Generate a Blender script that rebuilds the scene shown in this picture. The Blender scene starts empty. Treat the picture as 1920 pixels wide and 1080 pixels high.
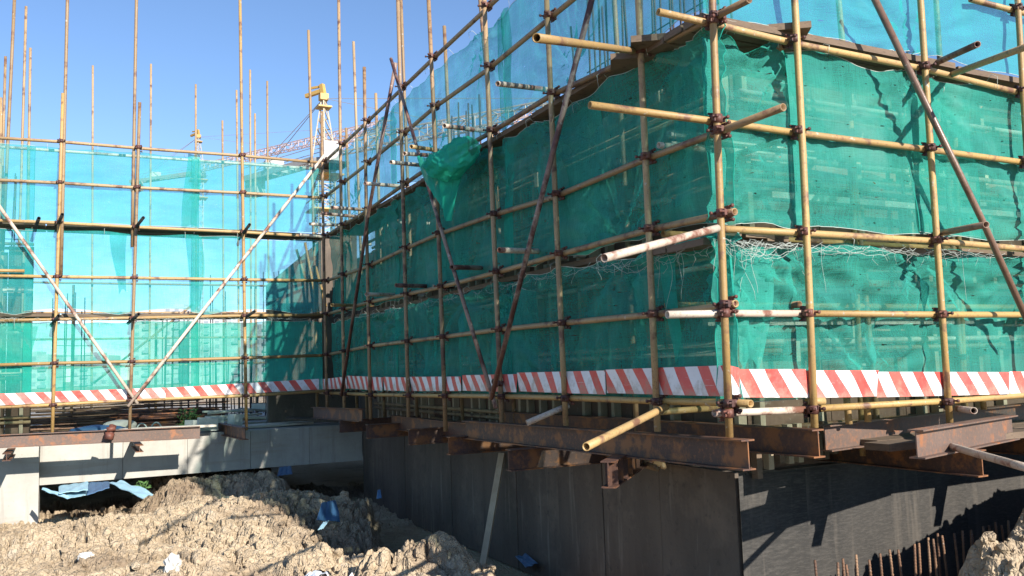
import bpy, bmesh, math, random
import numpy as np
from mathutils import Vector, Matrix, Quaternion
random.seed(7)
SC = bpy.context.scene
COL = SC.collection

# ------------------------------------------------------------------ camera, sky, sun, exposure
cam_d = bpy.data.cameras.new('camera'); cam = bpy.data.objects.new('camera', cam_d); COL.objects.link(cam)
PITCH, YAW, ROLL = 0.0918, 0.469, -0.0307
fw = Vector((math.sin(YAW)*math.cos(PITCH), math.cos(YAW)*math.cos(PITCH), math.sin(PITCH)))
rt = Vector((math.cos(YAW), -math.sin(YAW), 0)); up = rt.cross(fw)
r2 = rt*math.cos(ROLL)+up*math.sin(ROLL); u2 = -rt*math.sin(ROLL)+up*math.cos(ROLL)
m = Matrix((r2, u2, -fw)).transposed().to_4x4(); m.translation = (-3.5451, -4.1217, 0.2624)
cam.matrix_world = m
cam_d.sensor_width = 36.0; cam_d.lens = 36.0*1618.42/1920.0
cam_d.clip_start = 0.05; cam_d.clip_end = 5000
SC.camera = cam

SUN = Vector((0.20, -1.0, 0.5)).normalized()
EL = math.asin(SUN.z); AZ = math.atan2(SUN.x, SUN.y)
w = bpy.data.worlds.new('World'); SC.world = w; w.use_nodes = True
wn = w.node_tree; bg = wn.nodes['Background']
sky = wn.nodes.new('ShaderNodeTexSky'); sky.sky_type = 'NISHITA'; sky.sun_disc = False
sky.sun_elevation = EL; sky.sun_rotation = AZ; sky.air_density = 0.9; sky.dust_density = 0.0; sky.ozone_density = 3.6; sky.altitude = 900
wn.links.new(sky.outputs[0], bg.inputs[0]); bg.inputs[1].default_value = 0.116
sd = bpy.data.lights.new('sun', 'SUN'); sd.energy = 5.0; sd.angle = math.radians(0.5); sd.color = (1.0, 0.94, 0.84)
so = bpy.data.objects.new('sun', sd); COL.objects.link(so)
so.rotation_euler = (-SUN).to_track_quat('-Z', 'Y').to_euler()
SC.view_settings.view_transform = 'Standard'; SC.view_settings.look = 'None'
SC.view_settings.exposure = 0.86; SC.view_settings.gamma = 1.0; SC.view_settings.use_curve_mapping = False
SC.render.engine = 'CYCLES'
SC.cycles.max_bounces = 8; SC.cycles.transparent_max_bounces = 24; SC.cycles.transmission_bounces = 6
SC.cycles.diffuse_bounces = 4
SC.cycles.use_denoising = True

# ------------------------------------------------------------------ materials
def new_mat(name):
    mt = bpy.data.materials.new(name); mt.use_nodes = True
    nt = mt.node_tree; nt.nodes.clear()
    out = nt.nodes.new('ShaderNodeOutputMaterial')
    return mt, nt, out
def N(nt, t, **kw):
    n = nt.nodes.new(t)
    for k, v in kw.items():
        if k in n.inputs: n.inputs[k].default_value = v
        else: setattr(n, k, v)
    return n
def ramp(nt, src, stops, interp='LINEAR'):
    r = nt.nodes.new('ShaderNodeValToRGB'); r.color_ramp.interpolation = interp
    e = r.color_ramp.elements
    while len(e) < len(stops): e.new(0.5)
    for el, (p, c) in zip(e, stops):
        el.position = p; el.color = (c[0], c[1], c[2], 1) if not isinstance(c, (int, float)) else (c, c, c, 1)
    nt.links.new(src, r.inputs[0]); return r.outputs[0]
def mixc(nt, f, a, b):
    mx = nt.nodes.new('ShaderNodeMix'); mx.data_type = 'RGBA'
    for s, v in ((mx.inputs[0], f), (mx.inputs[6], a), (mx.inputs[7], b)):
        if hasattr(v, 'is_linked'): nt.links.new(v, s)
        else: s.default_value = v if isinstance(v, (int, float)) else (v[0], v[1], v[2], 1)
    return mx.outputs[2]
def coords(nt, scale=(1, 1, 1), kind='Object', rand=True):
    tc = nt.nodes.new('ShaderNodeTexCoord'); mp = nt.nodes.new('ShaderNodeMapping')
    mp.inputs['Scale'].default_value = scale
    nt.links.new(tc.outputs[kind], mp.inputs['Vector'])
    if rand:
        oi = nt.nodes.new('ShaderNodeObjectInfo'); cm = nt.nodes.new('ShaderNodeCombineXYZ')
        ml = nt.nodes.new('ShaderNodeMath'); ml.operation = 'MULTIPLY'; ml.inputs[1].default_value = 37.0
        nt.links.new(oi.outputs['Random'], ml.inputs[0])
        for i in range(3): nt.links.new(ml.outputs[0], cm.inputs[i])
        nt.links.new(cm.outputs[0], mp.inputs['Location'])
    return mp.outputs[0]
def noise(nt, vec, scale, detail=4, rough=0.6):
    n = nt.nodes.new('ShaderNodeTexNoise'); n.inputs['Scale'].default_value = scale
    n.inputs['Detail'].default_value = detail; n.inputs['Roughness'].default_value = rough
    nt.links.new(vec, n.inputs['Vector']); return n.outputs['Fac']
def bump(nt, h, strength, dist):
    b = nt.nodes.new('ShaderNodeBump'); b.inputs['Strength'].default_value = strength; b.inputs['Distance'].default_value = dist
    nt.links.new(h, b.inputs['Height']); return b.outputs[0]
def surf(nt, out, col, rough=0.7, normal=None, metal=0.0, spec=0.5):
    p = nt.nodes.new('ShaderNodeBsdfPrincipled')
    if hasattr(col, 'is_linked'): nt.links.new(col, p.inputs['Base Color'])
    else: p.inputs['Base Color'].default_value = (*col, 1)
    if hasattr(rough, 'is_linked'): nt.links.new(rough, p.inputs['Roughness'])
    else: p.inputs['Roughness'].default_value = rough
    p.inputs['Metallic'].default_value = metal; p.inputs['Specular IOR Level'].default_value = spec
    if normal is not None: nt.links.new(normal, p.inputs['Normal'])
    nt.links.new(p.outputs[0], out.inputs[0]); return p

def paint_pipe(name, paint, paint2, rust, amount, rough=0.55):
    mt, nt, out = new_mat(name); v = coords(nt)
    n1 = noise(nt, v, 5, 5, 0.65); n2 = noise(nt, v, 38, 4, 0.7); n3 = noise(nt, v, 1.3, 2)
    base = mixc(nt, ramp(nt, n3, [(0.35, 0), (0.65, 1)]), paint, paint2)
    oi = nt.nodes.new('ShaderNodeObjectInfo')
    base = mixc(nt, ramp(nt, oi.outputs['Random'], [(0.0, 0.55), (0.45, 0.0), (1.0, 0.0)]), base, [c*0.45 for c in paint2])
    base = mixc(nt, ramp(nt, oi.outputs['Random'], [(0.0, 0.0), (0.6, 0.0), (1.0, 0.22)]), base, (0.46, 0.38, 0.26) if paint[0] > 0.2 else paint)
    n5 = noise(nt, v, 16, 3, 0.6); base = mixc(nt, ramp(nt, n5, [(0.66, 0), (0.70, 0.7)]), base, (0.48, 0.45, 0.40) if paint[0] > 0.2 else paint)
    base = mixc(nt, ramp(nt, n2, [(0.45, 0), (0.8, 0.5)]), base, [c*0.6 for c in paint2])
    f = ramp(nt, n1, [(amount, 1), (amount+0.10, 0)])
    f2 = ramp(nt, n2, [(0.34, 1), (0.46, 0)])
    mm = nt.nodes.new('ShaderNodeMath'); mm.operation = 'MAXIMUM'
    nt.links.new(f, mm.inputs[0])
    ml = nt.nodes.new('ShaderNodeMath'); ml.operation = 'MULTIPLY'; ml.inputs[1].default_value = 0.55
    nt.links.new(f2, ml.inputs[0]); nt.links.new(ml.outputs[0], mm.inputs[1])
    col = mixc(nt, mm.outputs[0], base, rust)
    surf(nt, out, col, rough, bump(nt, n2, 0.4, 0.004)); return mt
M = {}
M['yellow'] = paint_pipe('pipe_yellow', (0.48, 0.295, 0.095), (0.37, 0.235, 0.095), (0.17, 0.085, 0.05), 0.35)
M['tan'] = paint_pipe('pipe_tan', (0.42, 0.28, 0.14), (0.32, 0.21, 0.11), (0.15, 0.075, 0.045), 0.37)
M['brown'] = paint_pipe('pipe_brown_shade', (0.36, 0.225, 0.11), (0.26, 0.16, 0.085), (0.12, 0.06, 0.04), 0.38)  # darker copy of the yellow-brown paint, facade shade put into its colour
M['white'] = paint_pipe('pipe_white', (0.66, 0.58, 0.48), (0.55, 0.42, 0.33), (0.20, 0.09, 0.06), 0.40)
M['redwhite'] = paint_pipe('pipe_red_white', (0.36, 0.27, 0.23), (0.17, 0.075, 0.055), (0.10, 0.04, 0.035), 0.44)
M['steelpipe'] = paint_pipe('pipe_worn_steel', (0.30, 0.19, 0.13), (0.19, 0.11, 0.08), (0.12, 0.06, 0.04), 0.40, 0.35)
M['coupler'] = paint_pipe('coupler_rust', (0.16, 0.055, 0.035), (0.10, 0.035, 0.028), (0.06, 0.022, 0.018), 0.45, 0.6)
M['ibeam'] = paint_pipe('beam_rust', (0.11, 0.05, 0.032), (0.08, 0.043, 0.034), (0.23, 0.09, 0.03), 0.40, 0.65)
M['ibeam_grey'] = paint_pipe('beam_rust_grey', (0.15, 0.10, 0.08), (0.115, 0.075, 0.058), (0.26, 0.105, 0.045), 0.36, 0.6)
M['rebar'] = paint_pipe('rebar_rust', (0.26, 0.14, 0.075), (0.18, 0.09, 0.05), (0.10, 0.05, 0.03), 0.40, 0.75)
M['dark_rebar'] = paint_pipe('rebar_dark', (0.07, 0.05, 0.055), (0.05, 0.04, 0.05), (0.08, 0.04, 0.03), 0.40, 0.75)
M['crane_yellow'] = paint_pipe('crane_yellow', (0.60, 0.36, 0.06), (0.50, 0.30, 0.07), (0.25, 0.13, 0.05), 0.30)
M['crane_white'] = paint_pipe('crane_white', (0.66, 0.62, 0.56), (0.56, 0.52, 0.48), (0.4, 0.3, 0.25), 0.30)
M['crane_red_hazed'] = paint_pipe('crane_red_hazed', (0.52, 0.36, 0.34), (0.56, 0.44, 0.42), (0.3, 0.15, 0.1), 0.30)  # jib red paled to imitate haze over the distance
M['crane_pale'] = paint_pipe('crane_pale', (0.50, 0.43, 0.30), (0.42, 0.35, 0.24), (0.25, 0.17, 0.1), 0.34)
M['crane_grey'] = paint_pipe('crane_grey', (0.42, 0.40, 0.38), (0.35, 0.34, 0.33), (0.25, 0.2, 0.16), 0.30)

def rough_mat(name, c1, c2, scale, c3=None, t3=0.6, bs=0.5, bd=0.01, rough=0.85, stretch=(1, 1, 1)):
    mt, nt, out = new_mat(name); v = coords(nt, stretch)
    n1 = noise(nt, v, scale, 6, 0.62); n2 = noise(nt, v, scale*9, 4, 0.7)
    col = mixc(nt, ramp(nt, n1, [(0.3, 0), (0.7, 1)]), c1, c2)
    if c3: col = mixc(nt, ramp(nt, n2, [(t3, 0), (t3+0.14, 0.8)]), col, c3)
    surf(nt, out, col, rough, bump(nt, n2, bs, bd)); return mt
def concrete_mat():
    mt, nt, out = new_mat('concrete'); v = coords(nt); vd = coords(nt, (5, 5, 0.4)); vh = coords(nt, (0.4, 0.4, 4))
    n1 = noise(nt, v, 1.7, 6, 0.65); n2 = noise(nt, v, 22, 5, 0.7); n3 = noise(nt, vd, 1.4, 4, 0.65); n4 = noise(nt, vh, 1.6, 3)
    col = mixc(nt, ramp(nt, n1, [(0.3, 0), (0.7, 1)]), (0.32, 0.305, 0.275), (0.45, 0.43, 0.385))
    col = mixc(nt, ramp(nt, n3, [(0.55, 0), (0.72, 0.6)]), col, (0.24, 0.215, 0.185))
    col = mixc(nt, ramp(nt, n4, [(0.58, 0), (0.66, 0.35)]), col, (0.30, 0.25, 0.19))
    col = mixc(nt, ramp(nt, n2, [(0.62, 0), (0.70, 0.6)]), col, (0.22, 0.20, 0.18))
    surf(nt, out, col, 0.85, bump(nt, n2, 0.4, 0.006)); return mt
M['concrete'] = concrete_mat()
M['slab'] = rough_mat('slab_dusty', (0.26, 0.24, 0.21), (0.36, 0.33, 0.29), 2.2, (0.18, 0.16, 0.14), 0.56, 0.5, 0.01)
def wall_dark_mat():
    mt, nt, out = new_mat('wall_dark_stain'); v = coords(nt, (1, 1, 0.22)); v2 = coords(nt); v3 = coords(nt, (9, 9, 0.8))
    n1 = noise(nt, v, 1.6, 6, 0.65); n2 = noise(nt, v2, 14, 5, 0.7); n3 = noise(nt, v3, 1.2, 4, 0.6); n4 = noise(nt, v2, 1.1, 5, 0.7)
    col = mixc(nt, ramp(nt, n1, [(0.3, 0), (0.7, 1)]), (0.075, 0.058, 0.045), (0.145, 0.113, 0.088))
    col = mixc(nt, ramp(nt, n4, [(0.52, 0), (0.66, 0.6)]), col, (0.205, 0.155, 0.115))
    col = mixc(nt, ramp(nt, n3, [(0.60, 0), (0.74, 0.6)]), col, (0.25, 0.21, 0.17))
    col = mixc(nt, ramp(nt, n2, [(0.58, 0), (0.72, 0.6)]), col, (0.035, 0.032, 0.03))
    surf(nt, out, col, 0.9, bump(nt, n2, 0.7, 0.012)); return mt
M['wall_dark'] = wall_dark_mat()
def felt_mat():
    mt, nt, out = new_mat('felt'); v = coords(nt, (14, 14, 70)); v2 = coords(nt, (1, 1, 0.5)); v3 = coords(nt, (40, 40, 40))
    n1 = noise(nt, v, 1.0, 5, 0.75); n2 = noise(nt, v2, 2.2, 5, 0.65); n3 = noise(nt, v3, 1.0, 3, 0.7)
    col = mixc(nt, ramp(nt, n2, [(0.34, 0), (0.68, 1)]), (0.022, 0.021, 0.020), (0.046, 0.041, 0.036))
    col = mixc(nt, ramp(nt, n1, [(0.45, 0), (0.72, 0.55)]), col, (0.10, 0.09, 0.08))
    col = mixc(nt, ramp(nt, n3, [(0.58, 0), (0.72, 0.6)]), col, (0.02, 0.019, 0.018))
    v5 = coords(nt, (5, 5, 0.35)); n5 = noise(nt, v5, 1.3, 4, 0.6); col = mixc(nt, ramp(nt, n5, [(0.57, 0), (0.70, 0.5)]), col, (0.13, 0.11, 0.09))
    surf(nt, out, col, 0.85, bump(nt, n1, 0.5, 0.006)); return mt
M['felt'] = felt_mat()
M['plank'] = rough_mat('plank_weathered', (0.11, 0.075, 0.05), (0.18, 0.125, 0.085), 3.0, (0.06, 0.042, 0.03), 0.55, 0.5, 0.004, stretch=(0.6, 0.6, 3))
M['batten'] = rough_mat('batten_wood', (0.34, 0.26, 0.17), (0.50, 0.41, 0.29), 4.0, (0.30, 0.22, 0.13), 0.6, 0.3, 0.003, stretch=(2, 2, 0.5))
M['ply'] = rough_mat('plywood_form', (0.13, 0.075, 0.05), (0.19, 0.12, 0.08), 2.0, (0.30, 0.26, 0.21), 0.62, 0.3, 0.003)
M['palewood'] = rough_mat('pale_timber', (0.55, 0.49, 0.40), (0.66, 0.60, 0.50), 3.0, (0.38, 0.32, 0.25), 0.6, 0.3, 0.003)
M['blue_sheet'] = rough_mat('blue_sheet', (0.28, 0.50, 0.62), (0.36, 0.57, 0.68), 3.0, (0.36, 0.36, 0.33), 0.56, 0.2, 0.003, 0.45)
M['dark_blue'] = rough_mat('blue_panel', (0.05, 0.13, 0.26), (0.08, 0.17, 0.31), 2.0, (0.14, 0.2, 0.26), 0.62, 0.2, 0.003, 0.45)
M['plastic_white'] = rough_mat('white_plastic', (0.55, 0.59, 0.68), (0.70, 0.72, 0.76), 3.0, (0.42, 0.40, 0.38), 0.62, 0.2, 0.004, 0.4)
M['plastic_black'] = rough_mat('black_plastic', (0.012, 0.013, 0.015), (0.02, 0.02, 0.022), 3.0, (0.06, 0.055, 0.05), 0.64, 0.2, 0.004, 0.35)
M['rock'] = rough_mat('pale_rock', (0.55, 0.52, 0.47), (0.68, 0.66, 0.62), 5.0, (0.40, 0.35, 0.28), 0.58, 0.8, 0.01)
M['sack'] = rough_mat('sack_cloth', (0.50, 0.46, 0.38), (0.62, 0.58, 0.50), 5.0, (0.35, 0.30, 0.24), 0.6, 0.5, 0.01)
M['rope'] = rough_mat('white_cord', (0.36, 0.40, 0.37), (0.55, 0.58, 0.53), 6.0)
M['leaf'] = rough_mat('leaf', (0.05, 0.12, 0.03), (0.09, 0.19, 0.05), 8.0)
M['block_far'] = rough_mat('far_plaster_hazed', (0.40, 0.42, 0.44), (0.45, 0.46, 0.48), 0.1)  # wall tone paled and blued to stand in for distance haze
M['glass_far'] = rough_mat('far_window_hazed', (0.24, 0.27, 0.31), (0.28, 0.31, 0.35), 0.3, rough=0.3)  # glass tone paled as if seen through haze
M['black'] = rough_mat('dark_rubber', (0.02, 0.02, 0.02), (0.035, 0.035, 0.035), 4.0)

def soil_mat():
    mt, nt, out = new_mat('soil'); v = coords(nt, rand=False)
    n1 = noise(nt, v, 0.9, 4); n2 = noise(nt, v, 11, 6, 0.7); n3 = noise(nt, v, 70, 4, 0.7)
    col = mixc(nt, ramp(nt, n1, [(0.35, 0), (0.65, 1)]), (0.43, 0.335, 0.23), (0.54, 0.43, 0.305))
    col = mixc(nt, ramp(nt, n2, [(0.38, 0), (0.68, 1)]), col, (0.38, 0.29, 0.19))
    col = mixc(nt, ramp(nt, n3, [(0.58, 0), (0.75, 0.7)]), col, (0.52, 0.43, 0.33))
    n4 = noise(nt, v, 0.55, 5, 0.65); col = mixc(nt, ramp(nt, n4, [(0.47, 0), (0.62, 0.8)]), col, (0.20, 0.145, 0.10))
    n5 = noise(nt, v, 4.2, 4, 0.7); col = mixc(nt, ramp(nt, n5, [(0.60, 0), (0.70, 0.5)]), col, (0.47, 0.41, 0.33))
    ad = nt.nodes.new('ShaderNodeMath'); ad.operation = 'MULTIPLY_ADD'; ad.inputs[1].default_value = 0.35
    nt.links.new(n3, ad.inputs[0]); nt.links.new(n2, ad.inputs[2])
    wv = nt.nodes.new('ShaderNodeVectorMath'); wv.operation = 'ADD'; nz = nt.nodes.new('ShaderNodeTexNoise'); nz.inputs['Scale'].default_value = 9; nt.links.new(v, nz.inputs['Vector'])
    sc_ = nt.nodes.new('ShaderNodeVectorMath'); sc_.operation = 'SCALE'; sc_.inputs['Scale'].default_value = 0.10; nt.links.new(nz.outputs['Color'], sc_.inputs[0])
    nt.links.new(v, wv.inputs[0]); nt.links.new(sc_.outputs[0], wv.inputs[1]); hs = ad.outputs[0]
    for scl, wd, amt in ((9, 0.09, 0.85), (23, 0.14, 0.45)):
        vo = nt.nodes.new('ShaderNodeTexVoronoi'); vo.feature = 'DISTANCE_TO_EDGE'; vo.inputs['Scale'].default_value = scl; nt.links.new(wv.outputs[0], vo.inputs['Vector'])
        cr = ramp(nt, vo.outputs['Distance'], [(0.0, 0.0), (wd, 1.0)]); m_ = nt.nodes.new('ShaderNodeMath'); m_.operation = 'MULTIPLY_ADD'; m_.inputs[1].default_value = amt
        nt.links.new(cr, m_.inputs[0]); nt.links.new(hs, m_.inputs[2]); hs = m_.outputs[0]
    surf(nt, out, col, 0.95, bump(nt, hs, 0.75, 0.020), spec=0.15); return mt
M['soil'] = soil_mat()

def net_mat(name, color, dens, spread, holes=0.30):
    mt, nt, out = new_mat(name)
    v = coords(nt, kind='UV'); wv = coords(nt, (1, 26, 1), kind='UV'); wh = coords(nt, (26, 1, 1), kind='UV'); vs = coords(nt, (0.45, 1.5, 1), kind='UV'); vh = coords(nt, (0.5, 1.6, 1), kind='UV')
    n1 = noise(nt, v, 1.3, 4, 0.6); n2 = noise(nt, wv, 7, 3, 0.7); n3 = noise(nt, wh, 5, 3, 0.7); n4 = noise(nt, v, 150, 2); n6 = noise(nt, vs, 3.2, 4, 0.65); n7 = noise(nt, vh, 26, 2, 0.5)
    def add(a, b):
        m_ = nt.nodes.new('ShaderNodeMath'); m_.operation = 'ADD'; nt.links.new(a, m_.inputs[0]); nt.links.new(b, m_.inputs[1]); return m_.outputs[0]
    sm = add(add(add(n2, n3), add(n1, n1)), add(n4, n6))
    fac = nt.nodes.new('ShaderNodeMapRange'); fac.inputs[1].default_value = 2.55; fac.inputs[2].default_value = 3.45
    fac.inputs[3].default_value = dens-spread; fac.inputs[4].default_value = dens+spread; nt.links.new(sm, fac.inputs[0])
    hole = ramp(nt, n7, [(holes-0.04, 0), (holes, 1)])
    fm = nt.nodes.new('ShaderNodeMath'); fm.operation = 'MULTIPLY'; nt.links.new(fac.outputs[0], fm.inputs[0]); nt.links.new(hole, fm.inputs[1])
    col = mixc(nt, ramp(nt, n6, [(0.3, 0), (0.7, 1)]), color, [color[0]*0.9, color[1]*0.66, color[2]*0.74])
    col = mixc(nt, ramp(nt, n2, [(0.35, 0), (0.75, 0.40)]), col, [c*0.65 for c in color])
    col = mixc(nt, ramp(nt, n1, [(0.58, 0), (0.80, 0.35)]), col, (0.30, 0.42, 0.38))
    d = nt.nodes.new('ShaderNodeBsdfDiffuse'); t = nt.nodes.new('ShaderNodeBsdfTranslucent')
    nt.links.new(col, d.inputs[0]); nt.links.new(col, t.inputs[0])
    bn = bump(nt, add(n2, n6), 0.5, 0.012); nt.links.new(bn, d.inputs['Normal']); nt.links.new(bn, t.inputs['Normal'])
    mx = nt.nodes.new('ShaderNodeMixShader'); mx.inputs[0].default_value = 0.38
    nt.links.new(d.outputs[0], mx.inputs[1]); nt.links.new(t.outputs[0], mx.inputs[2])
    tr = nt.nodes.new('ShaderNodeBsdfTransparent'); tr.inputs[0].default_value = (0.84, 1.0, 0.99, 1)
    mo = nt.nodes.new('ShaderNodeMixShader'); nt.links.new(fm.outputs[0], mo.inputs[0])
    nt.links.new(tr.outputs[0], mo.inputs[1]); nt.links.new(mx.outputs[0], mo.inputs[2])
    nt.links.new(mo.outputs[0], out.inputs[0]); return mt
M['net'] = net_mat('net_green', (0.075, 0.53, 0.42), 0.62, 0.21)
M['net_thin'] = net_mat('net_green_thin', (0.07, 0.60, 0.58), 0.50, 0.17, 0.26)
M['net_new'] = net_mat('net_green_new', (0.05, 0.60, 0.46), 0.66, 0.17, 0.24)
M['net_bunch'] = net_mat('net_green_bunch', (0.05, 0.66, 0.45), 0.82, 0.12, 0.10)

def stripe_mat():
    mt, nt, out = new_mat('red_white_print')
    tc = nt.nodes.new('ShaderNodeTexCoord'); sx = nt.nodes.new('ShaderNodeSeparateXYZ'); nt.links.new(tc.outputs['UV'], sx.inputs[0])
    a = nt.nodes.new('ShaderNodeMath'); a.operation = 'MULTIPLY_ADD'; a.inputs[1].default_value = 0.75
    nt.links.new(sx.outputs[1], a.inputs[0]); nt.links.new(sx.outputs[0], a.inputs[2])
    dv = nt.nodes.new('ShaderNodeMath'); dv.operation = 'DIVIDE'; dv.inputs[1].default_value = 0.235; nt.links.new(a.outputs[0], dv.inputs[0])
    fr = nt.nodes.new('ShaderNodeMath'); fr.operation = 'FRACT'; nt.links.new(dv.outputs[0], fr.inputs[0])
    gt = nt.nodes.new('ShaderNodeMath'); gt.operation = 'GREATER_THAN'; gt.inputs[1].default_value = 0.52; nt.links.new(fr.outputs[0], gt.inputs[0])
    v = coords(nt); n1 = noise(nt, v, 4, 5); n2 = noise(nt, v, 45, 4, 0.7)
    red = mixc(nt, ramp(nt, n1, [(0.35, 0), (0.7, 1)]), (0.62, 0.055, 0.045), (0.68, 0.13, 0.10))
    white = mixc(nt, ramp(nt, n1, [(0.35, 0), (0.7, 1)]), (0.78, 0.76, 0.78), (0.70, 0.67, 0.68))
    col = mixc(nt, gt.outputs[0], white, red)
    col = mixc(nt, ramp(nt, n2, [(0.62, 0), (0.75, 0.45)]), col, (0.40, 0.33, 0.27))
    n3 = noise(nt, v, 9, 5, 0.7); mud = nt.nodes.new('ShaderNodeMath'); mud.operation = 'MULTIPLY_ADD'; mud.inputs[1].default_value = -1.3; mud.inputs[2].default_value = 0.22
    nt.links.new(sx.outputs[1], mud.inputs[0]); ms = nt.nodes.new('ShaderNodeMath'); ms.operation = 'ADD'; nt.links.new(mud.outputs[0], ms.inputs[0]); nt.links.new(n3, ms.inputs[1])
    col = mixc(nt, ramp(nt, ms.outputs[0], [(0.60, 0), (0.78, 0.55)]), col, (0.33, 0.27, 0.20))
    vs = coords(nt, (3, 3, 60)); n4 = noise(nt, vs, 1.5, 3, 0.6); col = mixc(nt, ramp(nt, n4, [(0.66, 0), (0.72, 0.5)]), col, (0.62, 0.55, 0.52))
    surf(nt, out, col, 0.5, bump(nt, n1, 0.35, 0.03)); return mt
M['stripe'] = stripe_mat()

# ------------------------------------------------------------------ mesh helpers
class MB:
    def __init__(s): s.v = []; s.f = []; s.sm = []; s.uv = None
    def add(s, v, f, smooth=False):
        o = len(s.v); s.v += [tuple(p) for p in v]; s.f += [tuple(i+o for i in q) for q in f]; s.sm += [smooth]*len(f); return s
    def box(s, c, d, rot=None):
        hx, hy, hz = d[0]/2, d[1]/2, d[2]/2
        v = [Vector((x, y, z)) for x in (-hx, hx) for y in (-hy, hy) for z in (-hz, hz)]
        if rot is not None: v = [rot @ p for p in v]
        v = [p+Vector(c) for p in v]
        return s.add(v, [(0, 1, 3, 2), (4, 6, 7, 5), (0, 4, 5, 1), (2, 3, 7, 6), (0, 2, 6, 4), (1, 5, 7, 3)])
    def bar(s, p, q, wd, h, upv=(0, 0, 1)):
        p, q = Vector(p), Vector(q); d = (q-p); L = d.length; d.normalize(); u = Vector(upv); x = d.cross(u)
        if x.length < 1e-4: x = d.cross(Vector((1, 0, 0)))
        x.normalize(); y = x.cross(d)
        return s.box((p+q)/2, (wd, L, h), Matrix((x, d, y)).transposed())
    def tube(s, pts, r, n=10, hollow=0.0):
        pts = [Vector(p) for p in pts]; V = []; F = []
        d0 = (pts[1]-pts[0]).normalized(); a = d0.orthogonal().normalized()
        def rings(rr):
            R = []; ax = a.copy()
            for i, p in enumerate(pts):
                d = (pts[min(i+1, len(pts)-1)]-pts[max(i-1, 0)]).normalized()
                ax = (ax-d*ax.dot(d)).normalized(); b = d.cross(ax)
                R.append([p+(ax*math.cos(2*math.pi*k/n)+b*math.sin(2*math.pi*k/n))*rr for k in range(n)])
            return R
        R = rings(r)
        for rg in R: V += rg
        for i in range(len(pts)-1):
            for k in range(n): F.append((i*n+k, i*n+(k+1) % n, (i+1)*n+(k+1) % n, (i+1)*n+k))
        if hollow:
            Ri = rings(r*hollow); L = len(pts)-1
            o = len(V); dd = (pts[1]-pts[0]).normalized()*0.12
            V += Ri[0]; V += [p+dd for p in Ri[0]]
            for k in range(n):
                F.append((k, o+k, o+(k+1) % n, (k+1) % n)); F.append((o+k, o+n+k, o+n+(k+1) % n, o+(k+1) % n))
            F.append(tuple(o+n+k for k in range(n)))
            o = len(V); dd = (pts[-2]-pts[-1]).normalized()*0.12; e = L*n
            V += Ri[-1]; V += [p+dd for p in Ri[-1]]
            for k in range(n):
                F.append((e+k, e+(k+1) % n, o+(k+1) % n, o+k)); F.append((o+k, o+(k+1) % n, o+n+(k+1) % n, o+n+k))
            F.append(tuple(o+n+k for k in reversed(range(n))))
        else:
            F.append(tuple(reversed(range(n)))); F.append(tuple((len(pts)-1)*n+k for k in range(n)))
        return s.add(V, F, True)
    def ibeam(s, p, q, h=0.18, wd=0.10, tf=0.010, tw=0.008):
        """p, q: centre of the top face at each end"""
        p, q = Vector(p), Vector(q); z = Vector((0, 0, 1))
        s.bar(p-z*tf/2, q-z*tf/2, wd, tf); s.bar(p-z*(h-tf/2), q-z*(h-tf/2), wd, tf)
        s.bar(p-z*h/2, q-z*h/2, tw, h-2*tf-0.0006); return s
    def mesh(s, name, mat):
        me = bpy.data.meshes.new(name); me.from_pydata(s.v, [], s.f)
        me.polygons.foreach_set('use_smooth', s.sm)
        if s.uv is not None:
            l = me.uv_layers.new(name='UVMap'); vi = np.empty(len(me.loops), dtype=np.int32); me.loops.foreach_get('vertex_index', vi)
            l.data.foreach_set('uv', np.asarray(s.uv, dtype=np.float32)[vi].ravel())
        me.materials.append(M[mat] if isinstance(mat, str) else mat); me.update(); return me
    def build(s, name, mat, parent=None, origin=None):
        """origin: world point the vertices are moved to (becomes the object's origin)"""
        if origin is None and s.v and parent is None:
            a = np.array(s.v); origin = (float(a[:, 0].mean()), float(a[:, 1].mean()), float(a[:, 2].min()))
        if origin is not None:
            s.v = [(v[0]-origin[0], v[1]-origin[1], v[2]-origin[2]) for v in s.v]
        o = bpy.data.objects.new(name, s.mesh(name, mat)); COL.objects.link(o)
        if parent is not None: o.parent = parent
        if origin is not None: o.location = origin
        return o
def tag(o, label, cat, group=None, kind=None):
    if label: o['label'] = label
    if cat: o['category'] = cat
    if group: o['group'] = group
    if kind: o['kind'] = kind
    return o
def empty(name, label, cat, group=None, loc=(0, 0, 0)):
    o = bpy.data.objects.new(name, None); o.location = loc; o.empty_display_size = 0.1; COL.objects.link(o)
    return tag(o, label, cat, group)
def struct(o): o['kind'] = 'structure'; return o
ORD = ['first', 'second', 'third', 'fourth', 'fifth', 'sixth', 'seventh', 'eighth', 'ninth', 'tenth', 'eleventh', 'twelfth', 'thirteenth']

def wave(seed, n, lo, hi):
    rg = random.Random(seed); return [(rg.uniform(lo, hi), rg.uniform(0, 6.28), rg.uniform(0.4, 1.0)) for _ in range(n)]

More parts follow.
